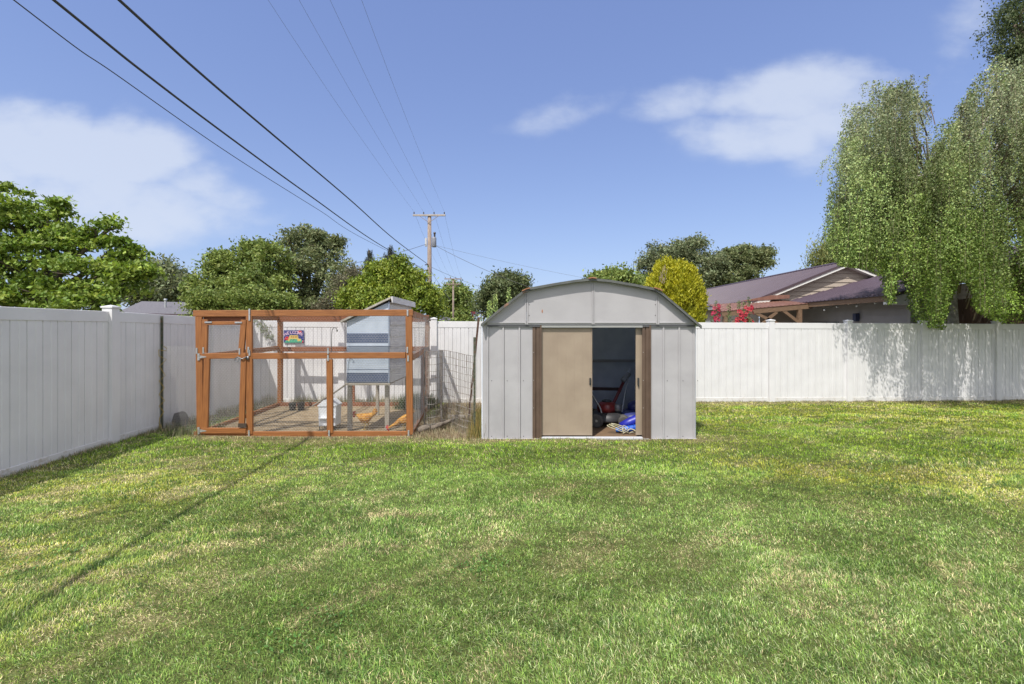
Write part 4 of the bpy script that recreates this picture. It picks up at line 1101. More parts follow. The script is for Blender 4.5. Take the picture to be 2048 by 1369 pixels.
# ------------------------------------------------------------------ leaves
def leaf_mat(name, hue, tr=.35, rough=.55):
    return mat(name, (1, 1, 1), rough=rough, attr='col', trans=tr, spec=.3)
LEAF = leaf_mat('leaf', None, tr=.24)
BARK = mat('bark', (.16, .125, .095), (.09, .07, .055), scale=10, rough=.9, stretch=(4, 4, 1), bump=.9, bscale=18)
PALEBARK = mat('pale_bark', (.52, .49, .43), (.30, .27, .23), scale=7, rough=.8, stretch=(1, 1, 5), bump=.3)
def leaves(cent, size, col, jit=.35, up=.35, aspect=.5, hang=0.0, rng=RNG):
    """one folded diamond per leaf; cent (n,3), size (n,), col (n,3)"""
    n = len(cent)
    d = rng.normal(size=(n, 3)); d[:, 2] -= hang*2.2
    d /= np.linalg.norm(d, axis=1)[:, None]
    nn = rng.normal(size=(n, 3)); nn[:, 2] += up*2; nn -= (nn*d).sum(1)[:, None]*d; nn /= np.linalg.norm(nn, axis=1)[:, None]
    s = np.cross(d, nn); L = size[:, None]
    a = cent-d*L*.5; b = cent+s*L*aspect*.5-nn*L*.08; c = cent+d*L*.5; e = cent-s*L*aspect*.5-nn*L*.08
    V = np.stack([a, b, c, e], 1).reshape(-1, 3)
    cc = col*(1+jit*(rng.random((n, 1))-.5)*2*.8); cc[:, 0] *= 1+.25*(rng.random(n)-.5)
    return V, np.repeat(np.clip(cc, .005, 1), 4, 0)
def crown_pts(blobs, dens, rng, shell=.62, clump=.35, perclump=46, gap=.0, flat=.7):
    """clusters of leaves spread through ellipsoids, more of them near the surface"""
    out = []; cid = []
    c0 = 0; tot = sum((b[3]*b[4]*b[5])**(2/3) for b in blobs)
    for (x, y, z, rx, ry, rz) in blobs:
        nc = max(3, int(dens*((rx*ry*rz)**(2/3))/tot))
        d = rng.normal(size=(nc, 3)); d /= np.linalg.norm(d, axis=1)[:, None]
        r = np.where(rng.random(nc) < shell, rng.uniform(.70, 1.02, nc), rng.uniform(.2, .85, nc))
        r *= 1+.16*np.sin(d[:, 0]*5+x)*np.cos(d[:, 2]*6+z)
        C = np.array([x, y, z])+d*r[:, None]*np.array([rx, ry, rz])
        rc = clump*rng.uniform(.6, 1.3, nc)
        k = rng.poisson(perclump, nc)+6
        idx = np.repeat(np.arange(nc), k)
        p = rng.normal(size=(len(idx), 3))*.5; p[:, 2] *= flat
        out.append(C[idx]+p*rc[idx][:, None]); cid.append(idx+c0); c0 += nc
    return np.concatenate(out), np.concatenate(cid), c0
def tree(name, label, base, blobs, ncl, leaf, col, col2, cat='tree', group=None, clump=.4, perclump=46, trunk=.18, bark=None, seed=1, up=.35, aspect=.5, hang=0., flat=.7, limbs=16, shell=.62, jit=.35, twigs=True):
    rng = np.random.default_rng(seed)
    base = Vector(base)
    t = thing(name, label, cat, tuple(base), group)
    core = blobs; sat = []
    for b in blobs:        # small tufts that break up the outline
        for k in range(4 if b[3] > .5 else 2):
            d = rng.normal(size=3); d /= np.linalg.norm(d); d[1] *= .6; s_ = rng.uniform(.12, .26)
            if b[2]+d[2]*b[5] < base.z+.5: continue
            f = rng.uniform(.92, 1.08); sat.append((b[0]+d[0]*b[3]*f, b[1]+d[1]*b[4]*f, b[2]+abs(d[2])*b[5]*f, b[3]*s_, b[4]*s_, b[5]*s_*rng.uniform(.8, 1.5)))
    blobs = list(blobs)+sat
    pts, cid, nc = crown_pts(blobs, ncl, rng, clump=clump, perclump=perclump, flat=flat, shell=shell)
    ok = pts[:, 2] > base.z+.02; pts = pts[ok]; cid = cid[ok]
    mixv = rng.random(nc)[cid]**1.3*.75+rng.random(len(pts))*.25
    c = np.array(col)[None]*(1-mixv[:, None])+np.array(col2)[None]*mixv[:, None]
    V, C = leaves(pts, leaf*rng.uniform(.6, 1.25, len(pts)), c, up=up, aspect=aspect, hang=hang, rng=rng, jit=jit)
    np_mesh('crown', V, len(V)//4, 4, LEAF, parent=t, col=C)
    if trunk:
        m = MB(); blobs = core
        cx = sum(b[0] for b in blobs)/len(blobs); cy = sum(b[1] for b in blobs)/len(blobs); zl = min(b[2]-b[5] for b in blobs)
        fork = Vector((base.x*.75+cx*.25, base.y*.75+cy*.25, max(base.z+.6, base.z+(sum(b[2] for b in blobs)/len(blobs)-base.z)*.45)))
        m.tube([base-Vector((0, 0, .2)), base+(fork-base)*.5+Vector((.04, 0, 0)), fork], [trunk*1.25, trunk, trunk*.85], n=10)
        for b in blobs:
            e = Vector(b[:3]); mid = fork.lerp(e, .5)+Vector((rng.normal()*.1, rng.normal()*.1, .12*(e-fork).length))
            m.tube([fork, mid, e], [trunk*.6, trunk*.4, trunk*.2], n=7)
            for k in range(max(2, int(limbs/len(blobs)))):
                d = Vector(rng.normal(size=3)).normalized(); q = e+Vector((d.x*b[3]*.85, d.y*b[4]*.85, abs(d.z)*b[5]*.85))
                m.tube([mid.lerp(e, rng.uniform(.1, 1)), e.lerp(q, .5)+Vector((0, 0, .05*b[5])), q], [trunk*.22, trunk*.13, trunk*.04], n=5)
        m.build('trunk', bark or BARK, t, smooth=True)
    return t
def B(u, v, Y, ru, rv, rd=None):
    p = P(u, v, Y); rx = ru*Y/F; rz = rv*Y/F
    return (p.x, p.y, p.z, rx, rd if rd else min(rx, rz)*1.1, rz)
def base(u, Y, z=-.42):
    p = P(u, HOR, Y); return (p.x, p.y, z)
G = dict(maple=((.11, .18, .028), (.30, .39, .07)), light=((.125, .175, .042), (.27, .33, .085)), grey=((.12, .145, .06), (.23, .26, .115)),
         yel=((.14, .20, .028), (.33, .39, .06)), dark=((.085, .11, .045), (.16, .19, .08)), dull=((.125, .15, .075), (.23, .26, .13)))
def all_trees():
    tree('maple_tree', 'large bright green broad-leaved tree spreading behind the shaded vinyl fence', base(60, 12.2), [
        B(35, 440, 12.2, 62, 62, 1.2), B(-40, 470, 12.2, 90, 90, 1.4), B(95, 455, 12, 45, 38), B(40, 545, 11.6, 100, 70, 1.2), B(140, 500, 12, 60, 45), B(205, 470, 12, 36, 30),
        B(235, 505, 12, 42, 28), B(185, 560, 11.6, 75, 45, .9), B(255, 560, 11.4, 42, 38), B(285, 548, 11.3, 16, 12), B(120, 415, 12.2, 17, 12), B(265, 515, 12, 28, 14), B(-60, 580, 11.5, 90, 60, 1.2), B(100, 600, 11.3, 120, 35, .9), B(195, 605, 11.1, 55, 26, .7)],
        620, .125, *G['maple'], clump=.25, perclump=50, trunk=.17, seed=3, up=.8, aspect=.55, hang=.25, flat=.45, limbs=60, shell=.7, jit=.45)
    tree('ash_tree', 'distant grey-green rounded tree seen over the small dark roof', base(325, 48), [B(320, 565, 48, 42, 36, 3), B(350, 580, 48, 30, 30, 3), B(300, 590, 48, 30, 30, 3)], 260, .42, *G['dull'], clump=1.2, perclump=50, trunk=.3, seed=4)
    tree('elm_tree', 'light green elm with knobbly upright tufts left of the greyer taller tree', base(480, 25), [B(470, 545, 25, 42, 45, 2), B(515, 515, 25, 26, 30), B(545, 540, 24, 34, 45), B(440, 560, 24, 26, 36), B(400, 580, 23, 32, 26), B(505, 580, 23, 60, 40, 2), B(446, 520, 25, 9, 14), B(495, 500, 25, 9, 16), B(520, 495, 25, 8, 14), B(545, 505, 25, 8, 14)],
        430, .19, *G['light'], clump=.38, perclump=52, trunk=.2, seed=5, limbs=30)
    tree('locust_tree', 'taller grey-green tree with two open tufted peaks between the elm and the yellow-green tree', base(620, 28), [B(600, 500, 28, 32, 42, 2), B(610, 475, 28, 15, 20), B(578, 478, 28, 12, 15), B(640, 495, 27, 26, 28), B(665, 505, 28, 22, 26), B(675, 485, 28, 10, 12), B(640, 545, 27, 55, 50, 2.4), B(590, 570, 26, 50, 45, 2), B(680, 570, 26, 28, 48, 2), B(640, 478, 28, 9, 12), B(620, 620, 26, 90, 34, 2)],
        400, .19, *G['grey'], clump=.38, perclump=48, trunk=.22, seed=6, limbs=40)
    tree('shrub_hedge', 'low grey-green bushy hedge rising just over the fence beside the run', base(450, 19, -.4), [B(430, 602, 19, 55, 22, .9), B(500, 602, 19, 50, 24, .9), B(555, 606, 19, 36, 18, .9), B(410, 618, 19, 16, 13, .8), B(450, 635, 19, 80, 20, .9), B(530, 635, 19, 60, 20, .9)], 480, .13, *G['light'], cat='hedge', clump=.30, perclump=50, trunk=.06, seed=7, limbs=14)
    tree('dead_shrub', 'bare brownish twiggy bush between the grey-green tree and the yellow-green tree', base(690, 20, -.4), [B(690, 575, 20, 15, 32, .6), B(705, 545, 20, 9, 16, .5), B(675, 605, 20, 26, 22, .6), B(660, 630, 20, 40, 20, .6)], 110, .11, (.13, .125, .075), (.21, .19, .12), cat='bush', clump=.3, perclump=26, trunk=.05, seed=8, limbs=60)
    tree('ash_tree', 'bushy yellow-green ash rising over the hen house roof', base(790, 19), [B(770, 560, 19, 50, 34), B(800, 540, 19, 32, 22), B(735, 590, 18.5, 42, 36), B(825, 580, 19, 42, 38), B(858, 604, 19, 26, 28), B(780, 610, 18.5, 75, 34, 1.2), B(874, 626, 19, 14, 14), B(760, 535, 19, 14, 12), B(700, 605, 18.5, 20, 24)],
        520, .14, *G['yel'], clump=.30, perclump=54, trunk=.16, seed=9, limbs=24, hang=.3)
    tree('cottonwood_tree', 'mid green tree behind the second utility pole', base(918, 74), [B(912, 596, 74, 24, 24, 3), B(896, 608, 74, 20, 26, 3), B(932, 612, 74, 12, 22, 2), B(915, 632, 74, 28, 18, 3)], 260, .5, *G['light'], clump=1.3, perclump=46, trunk=.35, seed=10)
    tree('oak_tree', 'dense dark round-headed tree standing alone behind the shed roof corner', base(1005, 52), [B(1008, 577, 52, 36, 32, 3), B(1030, 575, 52, 24, 24, 2), B(985, 590, 52, 26, 26, 3), B(1005, 610, 52, 44, 36, 3), B(968, 608, 52, 15, 14, 2), B(1040, 600, 52, 16, 26, 2)], 330, .36, *G['dark'], clump=.85, perclump=52, trunk=.4, seed=11)
    tree('elm_tree', 'low green treetop peeping over the ridge of the shed roof', base(1232, 50), [B(1232, 562, 50, 40, 20, 3), B(1265, 575, 50, 28, 18, 3), B(1195, 560, 50, 16, 8, 2), B(1230, 600, 50, 50, 30, 3)], 260, .4, *G['light'], clump=1.0, perclump=50, trunk=.3, seed=12)
    tree('poplar_tree', 'broad grey-green tree with a peaked open crown behind the golden conifer', base(1370, 62), [B(1320, 520, 62, 34, 30, 3.5), B(1300, 545, 62, 22, 34, 3), B(1375, 505, 62, 34, 24, 3), B(1393, 492, 62, 20, 15, 2), B(1350, 512, 62, 22, 24), B(1395, 545, 61, 40, 42, 3.5), B(1345, 570, 61, 60, 36, 3.5), B(1425, 530, 62, 18, 32, 3)],
        450, .36, *G['dull'], clump=.85, perclump=46, trunk=.45, seed=13, limbs=40)
    tree('walnut_tree', 'flat-topped green tree with overhanging right side just above the purple roof', base(1480, 64), [B(1475, 512, 64, 34, 15, 4), B(1515, 515, 64, 26, 15, 3), B(1450, 530, 64, 24, 24, 3), B(1480, 545, 64, 32, 28, 4), B(1525, 530, 64, 13, 11, 2), B(1445, 565, 64, 34, 26, 4), B(1490, 580, 64, 36, 24, 3)],
        380, .42, *G['grey'], clump=.85, perclump=48, trunk=.45, seed=14, limbs=30)
    tree('willow_tree', 'pale yellow-green willow behind the gable peak of the house', base(1700, 34), [B(1690, 512, 34, 42, 26, 2), B(1655, 520, 34, 26, 20, 2), B(1735, 520, 34, 45, 34, 2), B(1700, 550, 34, 70, 30, 2), B(1790, 530, 34, 40, 40, 2)],
        520, .26, (.16, .19, .055), (.25, .27, .09), clump=.65, perclump=52, trunk=.25, seed=15, hang=1.0, aspect=.3, flat=1.6)
    tree('cottonwood_tree', 'tall dark green tree towering behind the weeping birch at the edge of view', (P(2120, 0, 17).x, 17, -.42), [B(2080, 40, 17, 78, 110, 1.6), B(2062, 190, 17, 62, 100, 1.4), B(2120, -100, 17, 100, 120, 1.8), B(2090, 330, 17, 80, 110, 1.6), B(2030, 50, 17, 36, 44, .7), B(2030, 125, 17, 34, 55, .7), B(2022, 205, 17, 26, 50, .6), B(2150, 150, 17, 90, 160, 1.8)],
        900, .10, (.055, .085, .03), (.15, .18, .075), clump=.34, perclump=60, trunk=.24, seed=18, hang=.6, flat=1.1)
    # golden upright conifer
    rng = np.random.default_rng(16); t = thing('golden_arborvitae', 'golden yellow columnar conifer behind the shed, with a twin rounded top', 'conifer', base(1347, 15.5))
    Y = 15.5; pts = []; nb_ = 2600
    for k in range(nb_):
        lobe = rng.random()
        v = rng.uniform(0, 1)**.85; 
        cx_, top, ru = ((1332, 523, 30) if lobe < .33 else (1362, 531, 34) if lobe < .66 else (1348, 545, 52))
        vv = top+(690-top)*v; s_ = (vv-top)/(690-top); r = (ru+(52-ru)*min(1, s_*2.2))*math.sqrt(max(0, 1-(1-min(1, s_*3.4))**2)); cc = cx_+(1348-cx_)*min(1, s_*2.2)
        a = rng.uniform(0, 2*math.pi); q = rng.uniform(.82, 1.04); p = P(cc, vv, Y); R_ = r*Y/F*q*(1+.08*math.sin(a*5+v*9))
        pts.append((p.x+R_*math.cos(a), p.y+R_*math.sin(a), p.z, math.cos(a), math.sin(a)))
    pts = np.array(pts); idx = np.repeat(np.arange(len(pts)), 34)
    C0 = pts[idx, :3]+rng.normal(size=(len(idx), 3))*np.array([.055, .055, .09])
    up_ = np.stack([pts[idx, 3]*.5, pts[idx, 4]*.5, np.full(len(idx), 1.1)], 1)
    mixv = (.55*rng.random(len(pts))[idx]+.45*rng.random(len(idx)))[:, None]
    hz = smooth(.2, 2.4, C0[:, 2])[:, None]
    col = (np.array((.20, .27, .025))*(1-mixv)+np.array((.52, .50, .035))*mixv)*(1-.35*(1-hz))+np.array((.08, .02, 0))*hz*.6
    n = len(C0); d = rng.normal(size=(n, 3))*.5+up_; d /= np.linalg.norm(d, axis=1)[:, None]
    s = np.cross(d, rng.normal(size=(n, 3))); s /= np.linalg.norm(s, axis=1)[:, None]; L = rng.uniform(.06, .12, (n, 1))
    V = np.stack([C0-d*L*.4, C0+s*L*.22, C0+d*L*.6, C0-s*L*.22], 1).reshape(-1, 3)
    np_mesh('crown', V, n, 4, LEAF, parent=t, col=np.repeat(col, 4, 0))
    m = MB(); p = P(1348, HOR, Y); m.tube([(p.x, p.y, -.5), (p.x, p.y, 1.6), (p.x, p.y, 3.3)], [.12, .10, .03], n=8)
    for k in range(70):
        a = rng.uniform(0, 6.28); z_ = rng.uniform(0, 3.0); m.tube([(p.x, p.y, z_), (p.x+.6*math.cos(a), p.y+.6*math.sin(a), z_+.5)], [.02, .006], n=4)
    for k in range(26):
        a = P(1326+rng.uniform(-6, 8), 545+rng.uniform(-6, 26), Y-.75); m.tube([a, a+Vector((rng.normal()*.05, -.05, .16))], [.009, .003], n=4)
    m.build('trunk', mat('dry_twigs', (.38, .30, .22), rough=.9), t)
    # two far pines, spiky upright candles
    for u, v, w_, lab in ((738, 500, 20, 'far dark pine with spiky candles, the shorter of the pair over the ash'), (780, 490, 22, 'far dark pine with spiky candles, the taller of the pair over the ash')):
        Y = 42; rng = np.random.default_rng(u); p = P(u, v, Y); t = thing('pine_tree', lab, 'pine', (p.x, Y, -.42), 'far pines over the ash tree'); H = p.z+.42; 
        pts = []; m = MB(); m.tube([(p.x, Y, -.6), (p.x, Y, p.z)], [.25, .04], n=7)
        for k in range(130):
            tt = rng.random(); zz = p.z-.4-tt*5.5; rr = .25+tt*2.3; a = rng.uniform(0, 6.28); r_ = rr*rng.uniform(.35, 1)
            tip = np.array([p.x+r_*math.cos(a), Y+r_*math.sin(a), zz+.30*r_]); m.tube([(p.x, Y, zz-.3), tuple(tip)], [.04, .01], n=4)
            for j in range(70): q_ = rng.random(); pts.append(np.array([p.x, Y, zz-.3])*(1-q_)+tip*q_+np.array([rng.normal()*.05, rng.normal()*.05, rng.uniform(-.05, .5)*q_]))
        pts = np.array(pts); c = np.tile(np.array((.065, .075, .06)), (len(pts), 1))*rng.uniform(.6, 1.4, (len(pts), 1))
        V, C = leaves(pts, np.full(len(pts), .24), c, aspect=.16, up=0, hang=-1.2, rng=rng); np_mesh('crown', V, len(V)//4, 4, LEAF, parent=t, col=C)
        m.build('trunk', BARK, t)
all_trees()

def weeping_birch():
    rng = np.random.default_rng(41)
    TX, TY = 12.35, 12.9
    t = thing('weeping_birch', 'tall weeping birch hanging long leafy strands over the back fence', 'tree', (TX, TY, -.25))
    U_ = lambda x, y: 1024+F*x/y
    def ztop(x, y): return EYE+(HOR-np.interp(U_(x, y), [1650, 1668, 1672, 1684, 1690, 1715, 1745, 1800, 1845, 1858, 1885, 1905, 1925, 1960, 1985, 2000, 2030, 2100, 2300, 2500], [560, 500, 400, 330, 225, 170, 142, 152, 155, 225, 250, 205, 155, 128, 118, 105, 95, 60, 40, 90]))/F*y
    def zmin(x, y): return EYE+(HOR-np.interp(U_(x, y), [1650, 1665, 1690, 1730, 1772, 1780, 1788, 1798, 1815, 1826, 1840, 1885, 1900, 1920, 1940, 1955, 1990, 2020, 2060], [480, 500, 535, 540, 555, 612, 612, 560, 565, 636, 650, 662, 600, 560, 575, 628, 645, 652, 640]))/F*y
    P_, Cc, S_ = [], [], []
    wood = MB(); nT = 860
    strands = MB()
    for k in range(nT):
        while True:
            x = rng.uniform(7.0, 16.5); y = rng.uniform(8.6, 14.6)
            if rng.random() < .14: y = rng.uniform(9.9, 12.6); x = (rng.uniform(1680, 1940)-1024)/F*y; break
            if U_(x, y) < 1676: continue
            if ((x-12.3)/5.1)**2+((y-11.6)/3.1)**2 < 1: break
        zt = min(float(ztop(x, y)), 12)-max(0, abs(y-11.3)-1.4)*.6
        lo = float(zmin(x, y))
        if y < 11: lo = max(lo, 1.45+.35*(10.7-y))
        if zt < lo+.4: continue
        z0 = zt-(zt-lo-.4)*rng.random()**.9
        ln = rng.uniform(.5, 2.2); ns = int(rng.integers(6, 12))
        hub = np.array([TX+(x-TX)*.6, TY+(y-TY)*.6, z0-.7+.3*rng.random()])
        if z0 < 8.6 and float(ztop(x, y))-z0 > .35: wood.tube([tuple(hub), ((hub[0]+x)/2, (hub[1]+y)/2, max(z0, hub[2])-.05), (x, y, z0-.05)], [.016, .010, .004], n=4)
        cl = rng.random()
        a_ = np.array([(hub[0]+x)/2, (hub[1]+y)/2, max(z0, hub[2])-.05]); b_ = np.array([x, y, z0-.05]); n = 46; q = rng.random((n, 1))
        pp = a_*(1-q)+b_*q+rng.normal(size=(n, 3))*np.array([.045, .045, .05]); pp[:, 2] -= np.abs(rng.normal(size=n))*.12
        P_.append(pp); S_.append(rng.uniform(.042, .065, n)); Cc.append(np.tile(np.array((.18, .235, .08))*(.5+.95*cl), (n, 1)))
        sp = rng.uniform(.06, .20)
        for s in range(ns):
            sx = x+rng.normal()*sp; sy = y+rng.normal()*sp; sz = z0-abs(rng.normal())*.14
            l = ln*rng.uniform(.5, 1.15); bot = float(zmin(sx, sy))+.05*rng.random()
            if y < 11: bot = max(bot, 1.40+.35*(10.7-y))
            if sz-l < bot: l = sz-bot
            if l < .25: continue
            outx = (sx-TX)*.02; outy = (sy-TY)*.02; ph = rng.uniform(0, 6.28)
            n = int(l/.016)+4; q = rng.random(n)
            wob = .04*np.sin(q*5+ph); thick = (.020+.032*np.sin(np.pi*q))*rng.uniform(.6, 1.4)
            px = sx+outx*np.sqrt(q)*2+wob+rng.normal(size=n)*thick; py = sy+outy*np.sqrt(q)*2+rng.normal(size=n)*thick; pz = sz+.10*np.sin(q*3.1)*(1-q)-q*l
            P_.append(np.stack([px, py, pz], 1)); S_.append(rng.uniform(.030, .052, n))
            hi = float(np.clip((sz-3.0)/4.0, 0, 1))
            c = np.array((.23, .335, .060))*(1-hi)+np.array((.29, .325, .175))*hi
            c = c*(.50+.95*cl); Cc.append(np.tile(c, (n, 1)))
            if s % 4 == 0:
                strands.tube([(sx, sy, sz), (sx+outx, sy+outy, sz-l*.5), (sx+outx*1.3, sy+outy*1.3, sz-l)], .0022, n=3, cap=False)
    pts = np.concatenate(P_); col = np.concatenate(Cc); sz = np.concatenate(S_)
    print('birch leaves', len(pts))
    V, C = leaves(pts, sz, col, aspect=.72, up=.2, hang=.6, jit=.5, rng=rng)
    np_mesh('crown', V, len(V)//4, 4, LEAF, parent=t, col=C)
    b = MB(); b.tube([(TX, TY, -.5), (TX-.05, TY, 1.5), (TX-.15, TY, 3.5), (TX+.25, TY+.1, 6), (TX+1.4, TY, 8.2)], [.26, .22, .18, .11, .04], n=12)
    for pts_, r in (([(TX-.15, TY, 2.8), (11.2, 12.2, 4.6), (10.3, 11.8, 5.6), (9.4, 11.6, 6.7), (8.9, 11.4, 7.0)], .05), ([(TX-.1, TY, 4), (10.9, 12.0, 5.9), (10.3, 11.4, 6.3)], .045),
                    ([(TX-.15, TY, 3.2), (11.4, 11.6, 4.4), (10.4, 10.8, 5.3), (9.2, 10.4, 5.0)], .06), ([(TX-.1, TY, 3.6), (12.2, 11.4, 4.8), (12.0, 10.2, 5.2), (12.2, 9.2, 4.4)], .06),
                    ([(TX, TY, 5), (13.6, 12.0, 7.4), (14.8, 11.3, 7.2)], .07), ([(TX, TY, 3), (13.8, 12.4, 4.6), (15.4, 12.0, 4.6)], .06), ([(TX, TY, 2.2), (11.3, 12.3, 3.2), (9.6, 12.0, 3.8), (8.4, 11.8, 3.9)], .05),
                    ([(12.6, 11.2, 3.1), (12.0, 10.6, 3.3), (11.4, 10.2, 2.9)], .035)):
        b.tube(pts_, [r*(1-.75*i/(len(pts_)-1)) for i in range(len(pts_))], n=8)
    b.v += []; 
    b.build('trunk', PALEBARK, t, smooth=True)
    wood.build('twig', mat('twig', (.20, .15, .11), rough=.9), t); strands.build('twig', MATS['twig'], t)
weeping_birch()

def stems():
    rng = np.random.default_rng(51)
    RED = [mat('petal_red', (.52, .02, .035), (.36, .015, .05), scale=20, rough=.6, trans=.2), mat('petal_magenta', (.44, .02, .07), (.33, .015, .05), scale=20, rough=.6, trans=.2)]
    def holly(name, label, u, v, Y, zb, flowers, leafn, col, group=None, cat='flower', wide=.16):
        p = P(u, v, Y); t = thing(name, label, cat, (p.x, Y, zb), group)
        m = MB(); top = Vector(p); b = Vector((p.x+rng.normal()*.05, Y, zb)); m.tube([b, b.lerp(top, .5)+Vector((rng.normal()*.03, 0, 0)), top], [.014, .011, .004], n=6); m.build('stem', mat('green_stem', (.10, .14, .05), rough=.7), t)
        n = leafn; s = rng.random(n)**.8; L = top.z-zb
        rad = .02+wide*(1-s)**.7+.02
        a = rng.uniform(0, 6.28, n); r = rad*rng.uniform(.3, 1, n)
        # tufts around the stalk
        pts = np.stack([b.x+(top.x-b.x)*s+r*np.cos(a), Y+r*np.sin(a), zb+L*s], 1)
        V, C = leaves(pts, .035+.05*(1-s)*rng.uniform(.7, 1.3, n), np.tile(np.array(col), (n, 1))*rng.uniform(.7, 1.3, (n, 1)), aspect=.75, up=.4, rng=rng); np_mesh('leaves', V, len(V)//4, 4, LEAF, parent=t, col=C)
        for k in range(flowers[0]):
            s_ = rng.uniform(flowers[1], flowers[2]); a = rng.uniform(math.pi*1.05, math.pi*1.95); c = Vector((b.x+(top.x-b.x)*s_+.085*math.cos(a), Y+.085*math.sin(a), zb+L*s_))
            ax = Vector((math.cos(a), math.sin(a), .25)).normalized()
            m = MB(); q = ax.to_track_quat('Z', 'Y')
            for j in range(5):
                a0 = j*1.2566; pr = []
                for (rr, da, h) in ((.004, 0, 0), (.035, -.5, .018), (.056, -.42, .020), (.062, 0, .026), (.056, .42, .020), (.035, .5, .018)):
                    pr.append(c+q @ Vector((rr*math.cos(a0+da), rr*math.sin(a0+da), h+.002*j)))
                m.poly(pr)
            m.build('blossom', RED[flowers[3]], t)
        return t
    hl = [(1432, 602, 12.7, 13, .80, .95, 1, 'hollyhock with one dense pink-red bloom cluster, nearest the golden conifer'), (1424, 632, 12.5, 6, .86, .98, 1, 'short hollyhock with magenta blooms low behind the fence top'),
          (1478, 600, 12.6, 11, .76, .90, 0, 'hollyhock with bright red blooms at the outer end of the flower group'), (1488, 604, 12.7, 8, .78, .90, 0, 'hollyhock with bright red blooms in the middle of the flower group'), (1497, 594, 12.6, 12, .74, .90, 0, 'hollyhock with red blooms and a tall bare tip in front of the patio roof'), (1458, 608, 12.8, 0, .8, .9, 0, 'unopened green hollyhock stalk between the two red bloom clusters')]
    for u, v, Y, nf, a, b_, c, lab in hl: holly('hollyhock', lab, u, v, Y, -.35, (nf, a, b_, c), 420, (.13, .19, .06), 'hollyhocks behind the fence')
    for u, v, Y, lab in ((979, 601, 9.15, 'pale green flower spike nearest the low corner of the shed roof'), (990, 588, 9.25, 'pale green flower spike, second from the low corner of the shed roof'), (1018, 575, 9.35, 'pale green flower spike, tallest of those behind the shed roof')):
        holly('flower_spike', lab, u, v, Y, -.1, (0, 0, 0, 0), 760, (.33, .42, .14), 'green spikes behind the shed', 'plant', .10)
    # weeds: ragged tufts of long grass and dry stalks
    def tuft(mV, mC, x, y, n, h, r, cols, z=None, lean=.5, w=.005):
        xx = x+rng.normal(size=n)*r; yy = y+rng.normal(size=n)*r*.6; zz = gz(xx, yy) if z is None else np.full(n, z)
        az = rng.uniform(0, 6.28, n); le = np.abs(rng.normal(size=n))*lean; hh = h*rng.uniform(.35, 1.1, n)
        dx, dy, dz = np.cos(az)*np.sin(le)*hh, np.sin(az)*np.sin(le)*hh, np.cos(le)*hh
        wx, wy = -np.sin(az)*w*.5+w*.2, np.cos(az)*w*.5
        b1 = np.stack([xx-wx, yy-wy, zz-.01], 1); b2 = np.stack([xx+wx, yy+wy, zz-.01], 1); t1 = np.stack([xx+dx-wx*.2, yy+dy-wy*.2, zz+dz], 1); t2 = np.stack([xx+dx+wx*.2, yy+dy+wy*.2, zz+dz], 1)
        c = np.array(cols)[rng.integers(0, len(cols), n)]*rng.uniform(.65, 1.3, (n, 1))
        mV.append(np.stack([b1, b2, t2, t1], 1).reshape(-1, 3)); mC.append(np.repeat(c, 4, 0))
    ST = [(.50, .42, .27), (.38, .29, .19), (.60, .54, .38), (.22, .17, .12)]; GN = [(.11, .16, .05), (.15, .20, .07)]
    V_, C_ = [], []
    for k in range(420):   # debris corner
        x = rng.uniform(-1.38, -.48); y = rng.uniform(6.42, 9.4); tuft(V_, C_, x, y, 60, .045+.05*rng.random()+(.10 if y > 8.8 else 0), .09, ST if rng.random() < .75 else GN+ST, lean=1.0, w=.006)
    for k in range(40): tuft(V_, C_, rng.uniform(-.56, -.42), rng.uniform(6.45, 7.6), 60, .28, .04, [(.45, .33, .12), (.36, .30, .12), (.16, .18, .06)], lean=.25, w=.006)
    o = np_mesh('dry_weeds', np.concatenate(V_), sum(len(v) for v in V_)//4, 4, MATS['grass_blade'], col=np.concatenate(C_)); tag(o, 'dry straw and dead weeds heaped between the run and the shed', 'weeds', kind='stuff')
    V_, C_ = [], []
    for k in range(110):
        x = rng.uniform(-5.3, -1.6); y = fence_y(x)-rng.uniform(.06, .30); tuft(V_, C_, x, y, 40, .13+.12*rng.random(), .05, GN+ST, lean=.5, w=.006)
    for k in range(60):
        y = rng.uniform(6.8, 9.7); x = lx(y)+rng.uniform(.08, .4); tuft(V_, C_, x, y, 34, .10+.08*rng.random(), .06, GN+ST+[(.05, .07, .03)], lean=.6, w=.007)
    for k in range(26): tuft(V_, C_, rng.uniform(-4.85, -4.5), rng.uniform(6.5, 7.2), 34, .13, .06, [(.18, .20, .10), (.30, .27, .18), (.12, .15, .06)], lean=.7, w=.007)
    for k in range(28): tuft(V_, C_, rng.uniform(-2.3, -1.7), rng.uniform(9.2, 9.9), 60, .3, .08, [(.05, .08, .035), (.08, .12, .05)], lean=.6, w=.012)
    o = np_mesh('fence_weeds', np.concatenate(V_), sum(len(v) for v in V_)//4, 4, MATS['grass_blade'], col=np.concatenate(C_)); tag(o, 'green and dry weeds growing along the foot of the vinyl fences', 'weeds', kind='stuff')
    V_, C_ = [], []
    for k in range(90):   # ragged edge where grass meets timber and the shed base
        x = rng.uniform(-4.5, 2.6); y = 6.50-.08*rng.random() if x < -1.4 else 6.34; tuft(V_, C_, x, y-.02, 26, .05, .05, GN+ST, lean=.7, w=.005)
    for k in range(130):
        x = rng.uniform(2.7, 14); tuft(V_, C_, x, fence_y(x)-.07, 24, .05, .06, GN+ST, lean=.7, w=.007)
    for k in range(90):
        y = rng.uniform(4.3, 7); tuft(V_, C_, lx(y)+.06, y, 24, .06, .05, GN+ST, lean=.6, w=.005)
